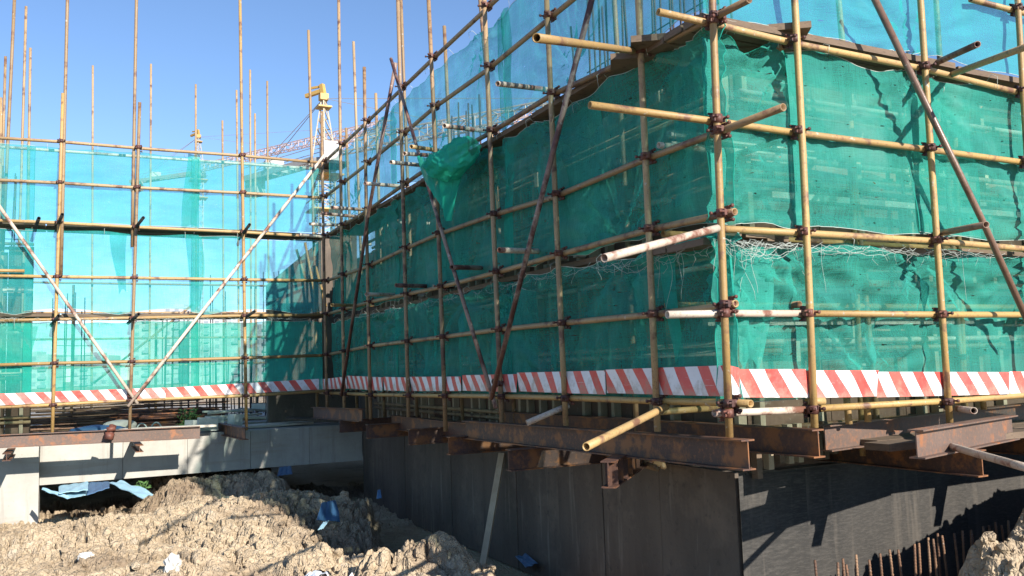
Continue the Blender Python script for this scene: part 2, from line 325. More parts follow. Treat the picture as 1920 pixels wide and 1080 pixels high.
# ------------------------------------------------------------------ soil (height field)
def hash2(ix, iy, s):
    h = np.sin(ix*127.1+iy*311.7+s*74.7)*43758.5453
    return h-np.floor(h)
def vnoise(x, y, s):
    ix, iy = np.floor(x), np.floor(y); fx, fy = x-ix, y-iy
    ux, uy = fx*fx*(3-2*fx), fy*fy*(3-2*fy)
    a, b, c_, d = hash2(ix, iy, s), hash2(ix+1, iy, s), hash2(ix, iy+1, s), hash2(ix+1, iy+1, s)
    return a+(b-a)*ux+(c_-a)*uy+(a-b-c_+d)*ux*uy
def worley(x, y, s):
    ix, iy = np.floor(x), np.floor(y); f1 = np.full(x.shape, 9.0); f2 = np.full(x.shape, 9.0); idv = np.zeros(x.shape)
    for dx in (-1, 0, 1):
        for dy in (-1, 0, 1):
            cx, cy = ix+dx, iy+dy
            d = np.hypot(cx+hash2(cx, cy, s)-x, cy+hash2(cx, cy, s+5)-y)
            nw = d < f1
            f2 = np.where(nw, f1, np.minimum(f2, d)); idv = np.where(nw, hash2(cx, cy, s+9), idv); f1 = np.where(nw, d, f1)
    return f1, f2, idv
def sstep(a, b, x):
    t = np.clip((x-a)/(b-a), 0, 1); return t*t*(3-2*t)
def soil_h(x, y, fine=True):
    x = np.asarray(x, float); y = np.asarray(y, float)
    wx = x+0.35*(vnoise(x*1.3, y*1.3, 1)-0.5)+0.2*(vnoise(x*4, y*4, 2)-0.5)
    wy = y+0.35*(vnoise(x*1.3+9, y*1.3, 3)-0.5)
    h = -1.44+0.16*(vnoise(x*0.8, y*0.8, 4)-0.5)
    # heaped plateau on the left, hollow under the far beam
    h = h+0.09*np.exp(-((wy-7.2)/0.9)**2)*sstep(-0.2, -1.0, wx)+0.08*sstep(-2.9, -1.9, wx)*sstep(4.6, 7.0, wy)
    h = h-0.30*sstep(8.0, 8.7, wy)*sstep(-2.0, -2.6, wx)
    h = h+0.08*sstep(8.9, 9.5, wy)*sstep(-2.75, -2.3, wx)*(1-sstep(-1.1, -0.5, wx))-0.12*np.exp(-((wy-8.7)/0.22)**2)*sstep(-2.4, -1.9, wx)
    # trench along the dark wall, deep cut face behind the plateau
    edge = -0.55+0.20*np.sin(wy*1.1+0.6)
    edge = np.where(wy < 4.8, -0.32+0.25*np.sin(wy*2.1), edge)
    tr = sstep(edge, edge+0.28, wx)*sstep(0.4, 1.6, wy+0.35*(x+0.5))
    notch = np.exp(-((wy-5.1)/0.75)**2)*sstep(-1.5, -0.8, wx)
    tr = np.maximum(tr, 0.8*notch)
    h = h-0.68*tr*(1-0.25*sstep(7.5, 10, wy))
    h = h+0.25*tr*np.maximum(0, vnoise(x*1.7, y*1.7, 14)-0.45)
    for lx, ly, lh, lr in ((-0.95, 3.45, 0.20, 0.20), (-0.50, 3.55, 0.24, 0.24), (-1.35, 4.55, 0.16, 0.22), (-0.15, 2.75, 0.12, 0.25), (0.25, 3.3, 0.30, 0.22), (-1.0, 4.25, 0.14, 0.14)):
        h = h+lh*np.exp(-(((wx-lx)**2+(wy-ly)**2)/lr**2)**1.5)
    # excavation in front of the sunlit wall, and the loose heap to its right
    pit = sstep(-0.1, 0.7, wx)*sstep(-1.0, -0.2, wy)
    h = np.where(pit > 0, np.minimum(h, -1.30-0.5*pit), h)
    rid = -2.0+1.02*sstep(1.30, 1.85, wx)+0.24*sstep(2.2, 2.65, wx)+0.38*sstep(2.7, 4.2, wx)
    yy = wy+(y-wy)*sstep(1.9, 2.3, x); cs = np.where(yy > -0.25, np.exp(-((yy+0.25)/0.30)**2), np.exp(-((yy+0.25)/1.3)**2))
    h = np.maximum(h, -2.0+(rid+2.0)*cs)
    if fine:
        h0 = h-0.01; h = h-0.06
        cx_ = x+0.22*(vnoise(x*3, y*3, 61)-0.5)+0.07*(vnoise(x*11, y*11, 62)-0.5); cy_ = y+0.22*(vnoise(x*3+5, y*3, 63)-0.5)+0.07*(vnoise(x*11, y*11+4, 64)-0.5)
        f1, f2, idv = worley(cx_*1.9, cy_*1.9, 21); g = f2-f1
        h = h+0.085*(idv-0.5)*np.clip(g*2.6, 0, 1)-0.10*np.exp(-(g/0.05)**2)*vnoise(x*2, y*2, 71)
        f1, f2, idv = worley(cx_*2.9+7, cy_*2.9, 25); g = f2-f1; kk = np.clip(2.2*vnoise(x*0.9, y*0.9, 75)-0.45, 0, 1.2)
        h = h+kk*(0.075*(idv-0.5)*np.clip(g*2.4, 0, 1)-0.11*np.exp(-(g/0.07)**2)+0.075*np.sqrt(np.clip(g, 0, 1))-0.03)
        f1, f2, idv = worley(cx_*4.6, cy_*4.6, 33); g = f2-f1; kk = np.clip(1.9*vnoise(x*1.1, y*1.1, 72)-0.35, 0, 1.2)
        h = h+kk*(0.060*(idv-0.5)*np.clip(g*3, 0, 1)-0.075*np.exp(-(g/0.10)**2)+0.03*np.sqrt(np.clip(g, 0, 1)))
        f1, f2, idv = worley(cx_*11+0.3*vnoise(x*20, y*20, 91), cy_*11, 44); g = f2-f1; kk = np.clip(1.9*vnoise(x*1.9, y*1.9, 73)-0.3, 0, 1.2)
        h = h+kk*(0.030*(idv-0.5)*np.clip(g*3, 0, 1)-0.040*np.exp(-(g/0.14)**2)+0.014*np.sqrt(np.clip(g, 0, 1)))
        pits = np.clip(vnoise(cx_*2.6, cy_*2.6, 81)-0.80, 0, 1); h = h-0.8*pits
        h = h+0.022*(vnoise(x*30, y*30, 51)-0.5)+0.04*(vnoise(x*9, y*9, 52)-0.5)+0.012*(vnoise(x*60, y*60, 53)-0.5)
    calm = sstep(2.15, 2.45, x) if fine else 0
    if fine: h = h*(1-calm)+h0*calm
    # outer edge tucks under the far ground
    ed = np.maximum(np.maximum(sstep(-7.6, -8.5, x), sstep(7.6, 8.5, x)), sstep(-5.8, -6.6, y))
    return h*(1-ed)+(-2.05)*ed
def grid_mesh(xs, ys, hf):
    X, Y = np.meshgrid(xs, ys, indexing='ij'); Z = hf(X, Y)
    nx, ny = len(xs), len(ys); v = np.stack([X, Y, Z], -1).reshape(-1, 3)
    i = np.arange((nx-1)*(ny-1)); a = (i//(ny-1))*ny+i % (ny-1)
    f = np.stack([a, a+ny, a+ny+1, a+1], -1)
    return v, f
xs = np.concatenate([np.arange(-8.6, -4.6, 0.08), np.arange(-4.6, 1.2, 0.0145), np.arange(1.2, 4.2, 0.022), np.arange(4.2, 8.7, 0.10)])
ys = np.concatenate([np.arange(-6.7, -0.9, 0.08), np.arange(-0.9, 2.2, 0.022), np.arange(2.2, 9.0, 0.0165), np.arange(9.0, 10.6, 0.03), np.arange(10.6, 13, 0.25)])
gv, gf = grid_mesh(xs, ys, soil_h)
me = bpy.data.meshes.new('soil'); me.vertices.add(len(gv)); me.vertices.foreach_set('co', gv.ravel().astype(np.float32))
me.loops.add(gf.size); me.loops.foreach_set('vertex_index', gf.ravel().astype(np.int32))
me.polygons.add(len(gf)); me.polygons.foreach_set('loop_start', np.arange(0, gf.size, 4, dtype=np.int32))
me.update(calc_edges=True); me.validate()
me.polygons.foreach_set('use_smooth', np.zeros(len(gf), dtype=bool)); me.materials.append(M['soil'])
so_ = bpy.data.objects.new('soil', me); COL.objects.link(so_); struct(so_)
so_['label'] = 'dry lumpy brown soil heaped in front of the building'
g = MB().add([(-1500, -1500, -2.0), (1500, -1500, -2.0), (1500, 2500, -2.0), (-1500, 2500, -2.0)], [(0, 1, 2, 3)])
struct(g.build('ground', 'soil', origin=(0, 0, 0)))
# loose clods lying on the soil: uncountable
clod = MB()
ico = bmesh.new(); bmesh.ops.create_icosphere(ico, subdivisions=1, radius=1.0); iv = [v.co.copy() for v in ico.verts]; ifc = [tuple(v.index for v in f.verts) for f in ico.faces]; ico.free()
rg = random.Random(5); pts = []
for _ in range(3000):
    if rg.random() < 0.82: x, y = rg.uniform(-4.6, 0.2), rg.uniform(1.2, 9.2)
    else: x, y = rg.uniform(1.6, 4.2), rg.uniform(-0.75, 0.15)
    pts.append((x, y, rg.random()**4.0*0.060+0.008))
hz = soil_h([p[0] for p in pts], [p[1] for p in pts])
for (x, y, s), h in zip(pts, hz):
    q = Quaternion((rg.uniform(-1, 1), rg.uniform(-1, 1), rg.uniform(-1, 1), rg.uniform(-1, 1))).normalized()
    sc = Vector((rg.uniform(.7, 1.3), rg.uniform(.7, 1.3), rg.uniform(.5, .95)))*s
    clod.add([q @ Vector((v.x*sc.x, v.y*sc.y, v.z*sc.z))*rg.uniform(.68, 1.28)+Vector((x, y, h+s*0.05)) for v in iv], ifc)
o = clod.build('soil_clods', 'soil', origin=(0, 0, 0)); tag(o, 'loose clods of dry soil scattered over the heap', 'soil clods', kind='stuff')

# ------------------------------------------------------------------ concrete: far beam, pillar, dark walls, slab
WX, WY, CY = 0.90, 1.00, 10.55
e = empty('concrete_beam', 'pale grey concrete edge beam under the far scaffold, casting panel joints', 'beam', loc=(-1.5, CY, -1.25))
segs = [(-9.0, -5.2), (-4.0, -2.88), (-2.88, -1.95), (-1.95, -0.98), (-0.98, -0.02), (-0.02, 0.90)]
for i, (a, b) in enumerate(segs):
    t = -0.60-0.012*i % 0.02
    MB().box(((a+b)/2-(-1.5), 0.2+0.004*(i % 2), 0.31), (b-a-0.006, 0.4, 0.62)).build('beam_segment', 'concrete', e)
e = MB().box((-4.62, CY+0.12, -1.28), (1.24, 0.60, 1.30)).build('concrete_pillar', 'concrete')
tag(e, 'square concrete pillar at the left edge, carrying the far beam', 'pillar')
o = MB().box((-4.2, CY+8.2, -0.95), (10.2, 15.5, 0.62)).build('floor_slab', 'slab'); struct(o)
o = MB().box((10.85, 9.9, -0.93), (19.5, 17.4, 0.62)).build('floor_slab', 'slab'); struct(o)
# side wall facing left (in shade) and wall facing the sun, each of felt or cast strips with open joints
e = empty('basement_wall', 'dark stained basement wall in shade under the left facade', 'wall', loc=(WX, 6, -2))
cuts = [1.03, 2.0, 2.9, 3.75, 4.7, 5.6, 6.6, 7.5, 8.4, 9.5, 10.54]
for i in range(len(cuts)-1):
    a, b = cuts[i], cuts[i+1]
    MB().box((0.20+0.006*(i % 2), (a+b)/2-6, 0.72), (0.4, b-a-0.012, 1.40)).build('wall_panel', 'wall_dark', e)
e = empty('felt_wall', 'black felt covered basement wall lit by the sun at right', 'wall', loc=(4, WY, -2))
cuts = [0.90, 1.52, 2.45, 3.4, 4.35, 5.3, 6.6, 9.5, 14]
for i in range(len(cuts)-1):
    a, b = cuts[i], cuts[i+1]
    # overlapping felt sheets, each slightly buckled
    bm_ = MB(); n = 10; m_ = 12; V = []; rg = random.Random(i+70)
    for k in range(n+1):
        for j in range(m_+1):
            u, v = k/n, j/m_
            V.append((a+(b-a+0.03)*u-4, -0.004-0.006*(i % 2)-0.010*math.sin(3.1*u*2+i)*math.sin(v*5+i)-rg.uniform(0, 0.004)-0.02*(u > 0.95), -0.3+v*1.70))
    F = [(k*(m_+1)+j, (k+1)*(m_+1)+j, (k+1)*(m_+1)+j+1, k*(m_+1)+j+1) for k in range(n) for j in range(m_)]
    bm_.add(V, F, True); bm_.build('felt_sheet', 'felt', e)
MB().box((14-4-6.5, 0.2, 0.715), (13.0, 0.36, 1.39)).build('wall_core', 'wall_dark', e)

# ------------------------------------------------------------------ building behind the nets: formwork walls, rebar, roof deck
def shared(mb, name, mat): return mb.mesh(name, mat)
def inst(name, me, parent, loc, rot=None):
    o = bpy.data.objects.new(name, me); COL.objects.link(o); o.parent = parent; o.location = loc
    if rot: o.rotation_euler = rot
    return o
o = MB().box((10.9, 7.3, 2.33), (19.3, 12.2, 0.22)).build('upper_floor', 'slab'); struct(o)
def formwork(label, base, ux, length, nrm, zt, seed, skip=()):
    e = empty('formwork_wall', label, 'formwork', loc=base)
    rg = random.Random(seed); ux = Vector(ux); nr = Vector(nrm)
    ang = math.atan2(ux.y, ux.x)
    def bx(name, a, b, z0, z1, off, th, mat):
        c_ = ux*((a+b)/2)+nr*off; mb = MB().box((0, 0, 0), (b-a, th, z1-z0)); o = mb.build(name, mat, e)
        o.location = (c_.x, c_.y, (z0+z1)/2); o.rotation_euler.z = ang; return o
    a = 0.0; k = 0
    while a < length-0.1:
        b = min(a+rg.choice([0.9, 1.2, 1.2, 1.8]), length)
        if k not in skip: bx('plywood_panel', a+0.004, b-0.004, 0, zt-rg.choice([0, 0, 0.1]), 0.0, 0.02, 'ply')
        a = b; k += 1
    bt = shared(MB().box((0, 0, 0), (0.05, 0.08, zt-0.1)), 'batten', 'batten')
    a = 0.08
    while a < length:
        c_ = ux*a+nr*0.055; inst('batten', bt, e, (c_.x, c_.y, zt/2+rg.uniform(-.06, .08)), (0, 0, ang)); a += rg.choice([0.2, 0.24, 0.3, 0.3, 0.62])
    te = shared(MB().box((0, 0, 0), (0.09, 0.10, 0.035)), 'light_fleck', 'palewood'); tv = shared(MB().box((0, 0, 0), (0.05, 0.09, 0.16)), 'light_fleck', 'batten')
    if seed < 3:  # added pale blocks imitating sunlit specks behind the nets
        for k in range(46):
            c_ = ux*rg.uniform(0.1, length-0.1)+nr*rg.uniform(0.17, 0.34); inst('light_fleck', rg.choice([te, te, tv]), e, (c_.x, c_.y, rg.uniform(0.75, zt-0.2)), (0, 0, ang+rg.uniform(-.3, .3)))
    for z in (0.28, 0.95, 1.65, 2.3, 2.95):
        if z < zt:
            for dz in (0, 0.07):
                p = nr*0.125; q = ux*length+nr*0.125
                MB().tube([(p.x, p.y, z+dz), (q.x, q.y, z+dz)], 0.024, 8).build('waler_pipe', rg.choice(['white', 'tan', 'brown']), e)
    return e
formwork('plywood formwork wall with timber studs behind the shaded left netting', (1.15, 10.2, -0.62), (0, -1, 0), 9.05, (-1, 0, 0), 3.50, 1)
formwork('plywood formwork wall with timber studs behind the sunlit right netting', (1.15, 1.15, -0.62), (1, 0, 0), 9.0, (0, -1, 0), 3.45, 2)
formwork('tall column formwork of battens behind the far net at the left edge', (-5.7, 11.25, -0.62), (1, 0, 0), 1.55, (0, -1, 0), 3.0, 3)
mb = MB(); P_ = [(-0.52, -0.62), (1.12, -0.62), (1.12, 3.1), (0.92, 3.1), (-0.52, 1.86)]
mb.add([(x, 11.45, z) for x, z in P_]+[(x, 11.6, z) for x, z in P_], [(4, 3, 2, 1, 0), (5, 6, 7, 8, 9)]+[(i, (i+1) % 5, 5+(i+1) % 5, 5+i) for i in range(5)])
tag(mb.build('stair_form', 'wall_dark'), 'dark sloping stair formwork behind the far net at the inner corner', 'formwork')
o = MB().box((1.32, 11.4, 0.7), (0.3, 2.5, 2.6)).build('shaft_wall', 'wall_dark'); tag(o, 'dark concrete shaft wall closing the inner corner behind the nets', 'wall')
def rebar_cage(label, base, ux, n, step, z0, z1, seed, horiz=5):
    e = empty('rebar_cage', label, 'rebar', loc=base); rg = random.Random(seed); ux = Vector(ux)
    for i in range(n):
        for row in (0, 0.22):
            p = ux*(i*step+rg.uniform(-.03, .03))+Vector((-ux.y, ux.x, 0))*row
            t = z1-rg.choice([0, 0, 0.1, 0.35, 0.5])
            MB().tube([(p.x, p.y, z0), (p.x+rg.uniform(-.05, .05), p.y+rg.uniform(-.05, .05), t)], 0.011, 6).build('rebar', 'dark_rebar', e)
    for k in range(horiz):
        z = z0+0.18+k*0.2; q = ux*(n*step)
        MB().tube([(0, 0, z), (q.x, q.y, z+rg.uniform(-.03, .03))], 0.007, 5).build('tie_bar', 'dark_rebar', e)
rebar_cage('dark wall rebar rising above the formwork near the protruding corner', (1.35, 1.3, 2.44), (0, 1, 0), 12, 0.19, 0, 1.9, 11)
rebar_cage('dark wall rebar rising behind the upper left net, half way along', (1.35, 5.9, 2.44), (0, 1, 0), 8, 0.17, 0, 1.5, 12)
rebar_cage('dark column rebar above the batten formwork at the far left', (-5.15, 11.5, 2.35), (1, 0, 0), 5, 0.17, 0, 1.75, 13, 2)
rebar_cage('low dark rebar curtain beyond the far net by the stair formwork', (-1.3, 13.2, -0.64), (1, 0, 0), 9, 0.16, 0, 1.3, 15, 4)
rebar_cage('row of thin rebar standing beyond the far net, right of its middle', (-1.0, 17.0, -0.64), (1, 0, 0), 11, 0.30, 0, 3.4, 14, 0)

for i, (a, b, zz, h_) in enumerate([(0.95, 2.6, 2.14, 0.10), (0.35, 1.9, 1.95, 0.05), (0.35, 1.8, 1.86, 0.05), (1.3, 4.4, 1.55, 0.05), (0.6, 3.6, 0.55, 0.05), (1.5, 5.0, 0.80, 0.04)]):
    tag(MB().box(((a+b)/2, 0.92, zz), (b-a, 0.06, h_)).build('timber', 'palewood'), 'pale timber laid along inside the sunlit net, '+ORD[i]+' from the top' if i < 4 else 'pale timber inside the lowest sunlit net, '+('lower one' if i == 4 else 'upper one'), 'timber', 'pale timbers behind the sunlit nets')

# ------------------------------------------------------------------ scaffold pipes
PR = 0.0235
def pipe(name, pts, mat, label, cat, group, r=PR, bow=0.004, hollow=0.78):
    pts = [Vector(p) for p in pts]
    if len(pts) == 2 and (pts[1]-pts[0]).length > 1.2:
        rg = random.Random(int(pts[0].x*977+pts[1].z*131)); d = pts[1]-pts[0]; n = 5
        j = Vector((rg.uniform(-1, 1), rg.uniform(-1, 1), rg.uniform(-.3, .3)))*bow
        pts = [pts[0]+d*k/n+j*math.sin(math.pi*k/n) for k in range(n+1)]
    base = min((pts[0], pts[-1]), key=lambda p: p.z)
    o = MB().tube(pts, r, 12, hollow).build(name, mat, origin=tuple(base))
    return tag(o, label, cat, group)
# a right angle coupler: two clamp shells, hinge lugs and bolts; local z = upright, local x = ledger, ledger sits at local y = 0.05
def coupler_mesh(offy):
    b = MB(); r = 0.031
    b.tube([(0, 0, -0.026), (0, 0, 0.026)], r, 12); b.tube([(-0.026, offy, 0.0), (0.026, offy, 0.0)], r, 12)
    b.box((0, offy/2, 0), (0.04, abs(offy)*0.7, 0.04))
    for s in (-1, 1):
        b.box((s*0.036, -0.004, 0), (0.026, 0.020, 0.036)); b.tube([(s*0.042, -0.045, 0.004), (s*0.042, 0.018, 0.004)], 0.0075, 6)
        b.tube([(s*0.042, -0.052, 0.004), (s*0.042, -0.040, 0.004)], 0.012, 6)
        b.box((0.004, offy, s*0.036), (0.036, 0.020, 0.026)); b.tube([(-0.03, offy, s*0.044), (0.045, offy, s*0.044)], 0.0075, 6)
        b.tube([(0.040, offy, s*0.044), (0.052, offy, s*0.044)], 0.012, 6)
    return b.mesh('coupler', 'coupler')
CM = coupler_mesh(0.052)
def couple(pole, p, ang, tilt=0.0):
    """coupler of the pole at world point p, ledger direction angle ang"""
    o = bpy.data.objects.new('coupler', CM); COL.objects.link(o); o.parent = pole
    o.location = Vector(p)-pole.location; o.rotation_euler = (tilt, 0, ang); return o
def at_z(a, b, z):
    a, b = Vector(a), Vector(b); t = (z-a.z)/(b.z-a.z); return a+(b-a)*t
def ext(a, b, z):  # extend the line a->b until height z
    return tuple(at_z(a, b, z))

UPL = {}   # uprights
def upright(key, base, top, mat, label, group, zb=None, zt=None):
    if zb is not None: base_ = ext(base, top, zb)
    else: base_ = base
    if zt is not None: top_ = ext(base, top, zt)
    else: top_ = top
    o = pipe('scaffold_upright', [base_, top_], mat, label, 'scaffold pole', group, bow=0.012); UPL[key] = (o, base_, top_); return o
GL, GR, GC = 'uprights of the shaded left facade', 'uprights of the sunlit right facade', 'uprights of the far scaffold'
upright('L0', (0.000,9.443,-0.058), (0.000,9.588,4.540), 'brown', 'shade-brown upright in the inner corner where the far scaffold meets the left facade', GL, zb=-0.45)
upright('L1', (0.000,8.468,-0.038), (0.000,8.489,5.990), 'brown', 'shade-brown upright on the shaded facade, next to the inner corner post', GL, zb=-0.42)
upright('L2', (0.000,7.189,-0.370), (0.000,7.234,4.506), 'brown', 'short-topped shade-brown upright, second out from the inner corner post', GL)
upright('L3', (0.000,5.701,-0.287), (0.000,5.796,4.895), 'brown', 'shade-brown upright beside the peak of the two crossing braces', GL)
upright('L4', (0.000,4.550,-0.397), (0.000,4.761,4.475), 'brown', 'shade-brown upright passing behind the bunched loose netting', GL)
upright('L5', (0.000,3.168,-0.248), (0.000,3.286,3.876), 'brown', 'shade-brown upright rising from the foot where two braces meet', GL)
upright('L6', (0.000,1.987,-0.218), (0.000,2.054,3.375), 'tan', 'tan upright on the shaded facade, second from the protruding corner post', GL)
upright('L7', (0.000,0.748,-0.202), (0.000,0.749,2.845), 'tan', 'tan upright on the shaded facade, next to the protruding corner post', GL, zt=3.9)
upright('R0', (-0.017,0.000,-0.197), (0.038,0.000,2.547), 'yellow', 'yellow corner post with a white foot where the two near facades meet', GR, zt=4.2)
upright('R1', (0.683,0.000,-0.180), (0.723,0.000,2.664), 'yellow', 'yellow upright on the sunlit facade, next to the corner post', GR, zt=4.2)
upright('R2', (1.980,0.000,-0.222), (2.019,0.000,2.884), 'yellow', 'yellow upright crossed by the long steel brace at right', GR, zt=4.2)
upright('R3', (3.051,0.000,-0.270), (3.191,0.000,3.084), 'yellow', 'yellow upright at the right edge of the view', GR, zt=4.2)
D = 9.5534
upright('C1', (-3.821,9.553,-0.454), (-3.764,9.553,4.389), 'yellow', 'yellow far upright nearest the left edge, ending beside a taller pole', GC)
upright('C2', (-2.841,9.553,-0.446), (-2.746,9.553,4.370), 'tan', 'brownish far upright rising behind the foot of the V braces', GC)
upright('C3', (-1.214,9.553,-0.566), (-1.297,9.553,6.201), 'yellow', 'tall yellow far upright crossed by the white brace', GC, zt=6.4)
pipe('scaffold_upright', [ext((-3.757,9.553,5.783), (-3.771,9.553,3.101), 1.75), ext((-3.757,9.553,5.783), (-3.771,9.553,3.101), 6.5)], 'tan', 'tall extension pole lapped beside the leftmost far upright', 'scaffold pole', GC).location.x += 0.03
pipe('scaffold_upright', [ext((-2.801,9.613,5.970), (-2.823,9.613,2.700), 2.2), ext((-2.801,9.613,5.970), (-2.823,9.613,2.700), 6.5)], 'tan', 'tall extension pole lapped beside the upright above the V braces', 'scaffold pole', GC)

for i, x_ in enumerate((4.55, 5.9)): upright('R%d' % (4+i), (x_, 0, -0.25), (x_-0.12, 0, 4.2), 'yellow', 'yellow upright beyond the right edge of the view, '+('nearer' if i == 0 else 'farther')+' one', GR)
D = 9.5534
# ledgers (z levels follow the lifts); each goes just behind its uprights
GLL, GRL, GCL = 'horizontal rails of the shaded left facade', 'horizontal rails of the sunlit right facade', 'horizontal rails of the far scaffold'
lev = ['topmost', 'second highest', 'upper deck', 'upper middle', 'lower deck', 'lower middle', 'bottom']
XL = 0.052
Lr = [
 [(0.052,10.002,3.710), (0.052,7.416,3.744), (0.052,5.866,3.776), (0.052,4.844,3.800), (0.052,3.364,3.817), (0.052,3.071,3.824)],
 [(0.052,10.025,3.125), (0.052,7.378,3.153), (0.052,5.939,3.188), (0.052,4.828,3.228), (0.052,3.349,3.200), (0.052,2.119,3.239), (0.052,1.680,3.250)],
 [(0.052,10.051,2.480), (0.052,7.379,2.497), (0.052,5.935,2.555), (0.052,4.736,2.591), (0.052,3.336,2.557), (0.052,2.113,2.568), (0.052,0.798,2.477), (0.052,0.010,2.441), (0.052,-0.307,2.428)],
 [(0.052,10.010,1.751), (0.052,7.394,1.717), (0.052,5.868,1.754), (0.052,4.786,1.769), (0.052,3.318,1.739), (0.052,2.127,1.688), (0.052,0.837,1.707), (0.052,0.053,1.700), (0.052,-0.530,1.698)],
 [(0.052,10.173,1.203), (0.052,7.370,1.219), (0.052,4.743,1.172), (0.052,3.284,1.174), (0.052,2.102,1.189), (0.052,0.812,1.199), (0.052,0.055,1.175), (0.052,-0.078,1.172)],
 [(0.052,10.059,0.544), (0.052,7.352,0.614), (0.052,4.714,0.619), (0.052,3.280,0.626), (0.052,2.095,0.616), (0.052,0.826,0.601), (0.052,0.085,0.603), (0.052,-0.043,0.610)],
 [(0.052,10.083,-0.051), (0.052,7.326,-0.047), (0.052,4.692,-0.022), (0.052,3.270,-0.005), (0.052,2.069,0.001), (0.052,0.822,0.000), (0.052,0.063,0.006), (0.052,-0.125,0.004)]]
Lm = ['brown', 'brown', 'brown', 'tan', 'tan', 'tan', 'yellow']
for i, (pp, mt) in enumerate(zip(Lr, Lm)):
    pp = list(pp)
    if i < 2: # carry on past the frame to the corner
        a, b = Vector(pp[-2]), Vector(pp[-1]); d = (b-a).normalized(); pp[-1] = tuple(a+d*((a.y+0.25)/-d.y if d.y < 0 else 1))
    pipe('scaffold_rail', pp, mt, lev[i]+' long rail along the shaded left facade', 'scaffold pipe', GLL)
YR = 0.052
Rr = {
 1: ([(2.672,0.052,3.021), (3.262,0.052,3.018), (3.623,0.052,3.022)], 'yellow', 'short length of yellow guard rail in the top right corner'),
 2: ([(-0.358,0.052,2.425), (0.085,0.052,2.413), (0.776,0.052,2.387), (2.080,0.052,2.380), (3.204,0.052,2.330), (4.111,0.052,2.302)], 'yellow', 'yellow deck rail along the top of the sunlit facade, pale at its free end'),
 3: ([(-0.884,0.052,1.775), (0.056,0.052,1.773), (0.759,0.052,1.765), (2.056,0.052,1.766), (3.444,0.052,1.760)], 'yellow', 'yellow middle rail of the sunlit facade jutting left past the corner post'),
 4: ([(0.018,0.052,1.085), (0.732,0.052,1.089), (2.038,0.052,1.086), (3.483,0.052,1.056)], 'yellow', 'yellow rail below the big sunlit net, starting at the corner post'),
 5: ([(-0.398,0.052,0.548), (0.021,0.052,0.555), (0.730,0.052,0.555)], 'white', 'white pipe crossing the corner post at mid height'),
 55: ([(0.749,0.052,0.555), (2.041,0.052,0.548), (3.410,0.052,0.548)], 'yellow', 'yellow rail at mid height running on from the white pipe'),
 6: ([(-0.082,0.052,-0.052), (0.260,0.052,-0.059), (0.674,0.052,-0.066)], 'white', 'white pipe at the bottom between corner post and next upright'),
 66: ([(0.697,0.052,-0.064), (2.050,0.052,-0.073), (3.321,0.052,-0.063)], 'yellow', 'yellow bottom rail under the striped boards at right')}
for k, (pp, mt, lb) in Rr.items():
    if k not in (5, 6):
        pp = list(pp); p0, p1 = Vector(pp[-2]), Vector(pp[-1]); pp.append(tuple(p1+(p1-p0)*((6.3-p1.x)/(p1.x-p0.x))))
    pipe('scaffold_rail', pp, mt, lb, 'scaffold pipe', GRL)
YC = D+0.052
Cr = [
 [(-4.914,9.605,3.665), (-3.767,9.605,3.688), (-2.752,9.605,3.684), (-1.268,9.605,3.697), (-0.031,9.605,3.686)],
 [(-4.900,9.605,3.069), (-3.782,9.605,3.087), (-2.763,9.605,3.086), (-1.237,9.605,3.104), (0.025,9.605,3.106)],
 [(-4.887,9.605,2.507), (-3.783,9.605,2.509), (-2.771,9.605,2.494), (-1.230,9.605,2.485), (0.061,9.605,2.459)],
 [(-4.869,9.605,1.737), (-3.791,9.605,1.737), (-2.791,9.605,1.741), (-1.224,9.605,1.743), (0.054,9.605,1.753)],
 [(-4.855,9.605,1.113), (-3.790,9.605,1.132), (-2.810,9.605,1.153), (-1.217,9.605,1.184), (0.048,9.605,1.200)],
 [(-4.841,9.605,0.508), (-3.812,9.605,0.518), (-2.818,9.605,0.517), (-1.219,9.605,0.535), (0.040,9.605,0.550)],
 [(-4.827,9.605,-0.063), (-3.824,9.605,-0.060), (-2.832,9.605,-0.037), (-1.204,9.605,-0.044), (0.034,9.605,-0.019)]]
for i, pp in enumerate(Cr):
    pipe('scaffold_rail', pp, ['tan', 'tan', 'yellow', 'yellow', 'yellow', 'yellow', 'yellow'][i], lev[i]+' long rail along the far scaffold at left', 'scaffold pipe', GCL)
# couplers where rails pass uprights
def z_at(poly, axis, val):
    for a, b in zip(poly, poly[1:]):
        lo, hi = sorted((a[axis], b[axis]))
        if lo-0.02 <= val <= hi+0.02 and hi-lo > 1e-6: return a[2]+(b[2]-a[2])*(val-a[axis])/(b[axis]-a[axis])
    return None
for k in ['L%d' % i for i in range(8)]+['R0']:
    o, b, t = UPL[k]
    for pp in Lr:
        z = z_at(pp, 1, b[1])
        if z is not None and z < t[2]: couple(o, at_z(b, t, z), -math.pi/2)
for k in ('R0', 'R1', 'R2', 'R3', 'R4', 'R5'):
    o, b, t = UPL[k]
    for pp, _, _ in Rr.values():
        z = z_at(pp, 0, b[0])
        if z is not None: couple(o, at_z(b, t, z), 0)
for k in ('C1', 'C2', 'C3'):
    o, b, t = UPL[k]
    for pp in Cr:
        z = z_at(pp, 0, b[0])
        if z is not None and z < t[2]: couple(o, at_z(b, t, z), 0)

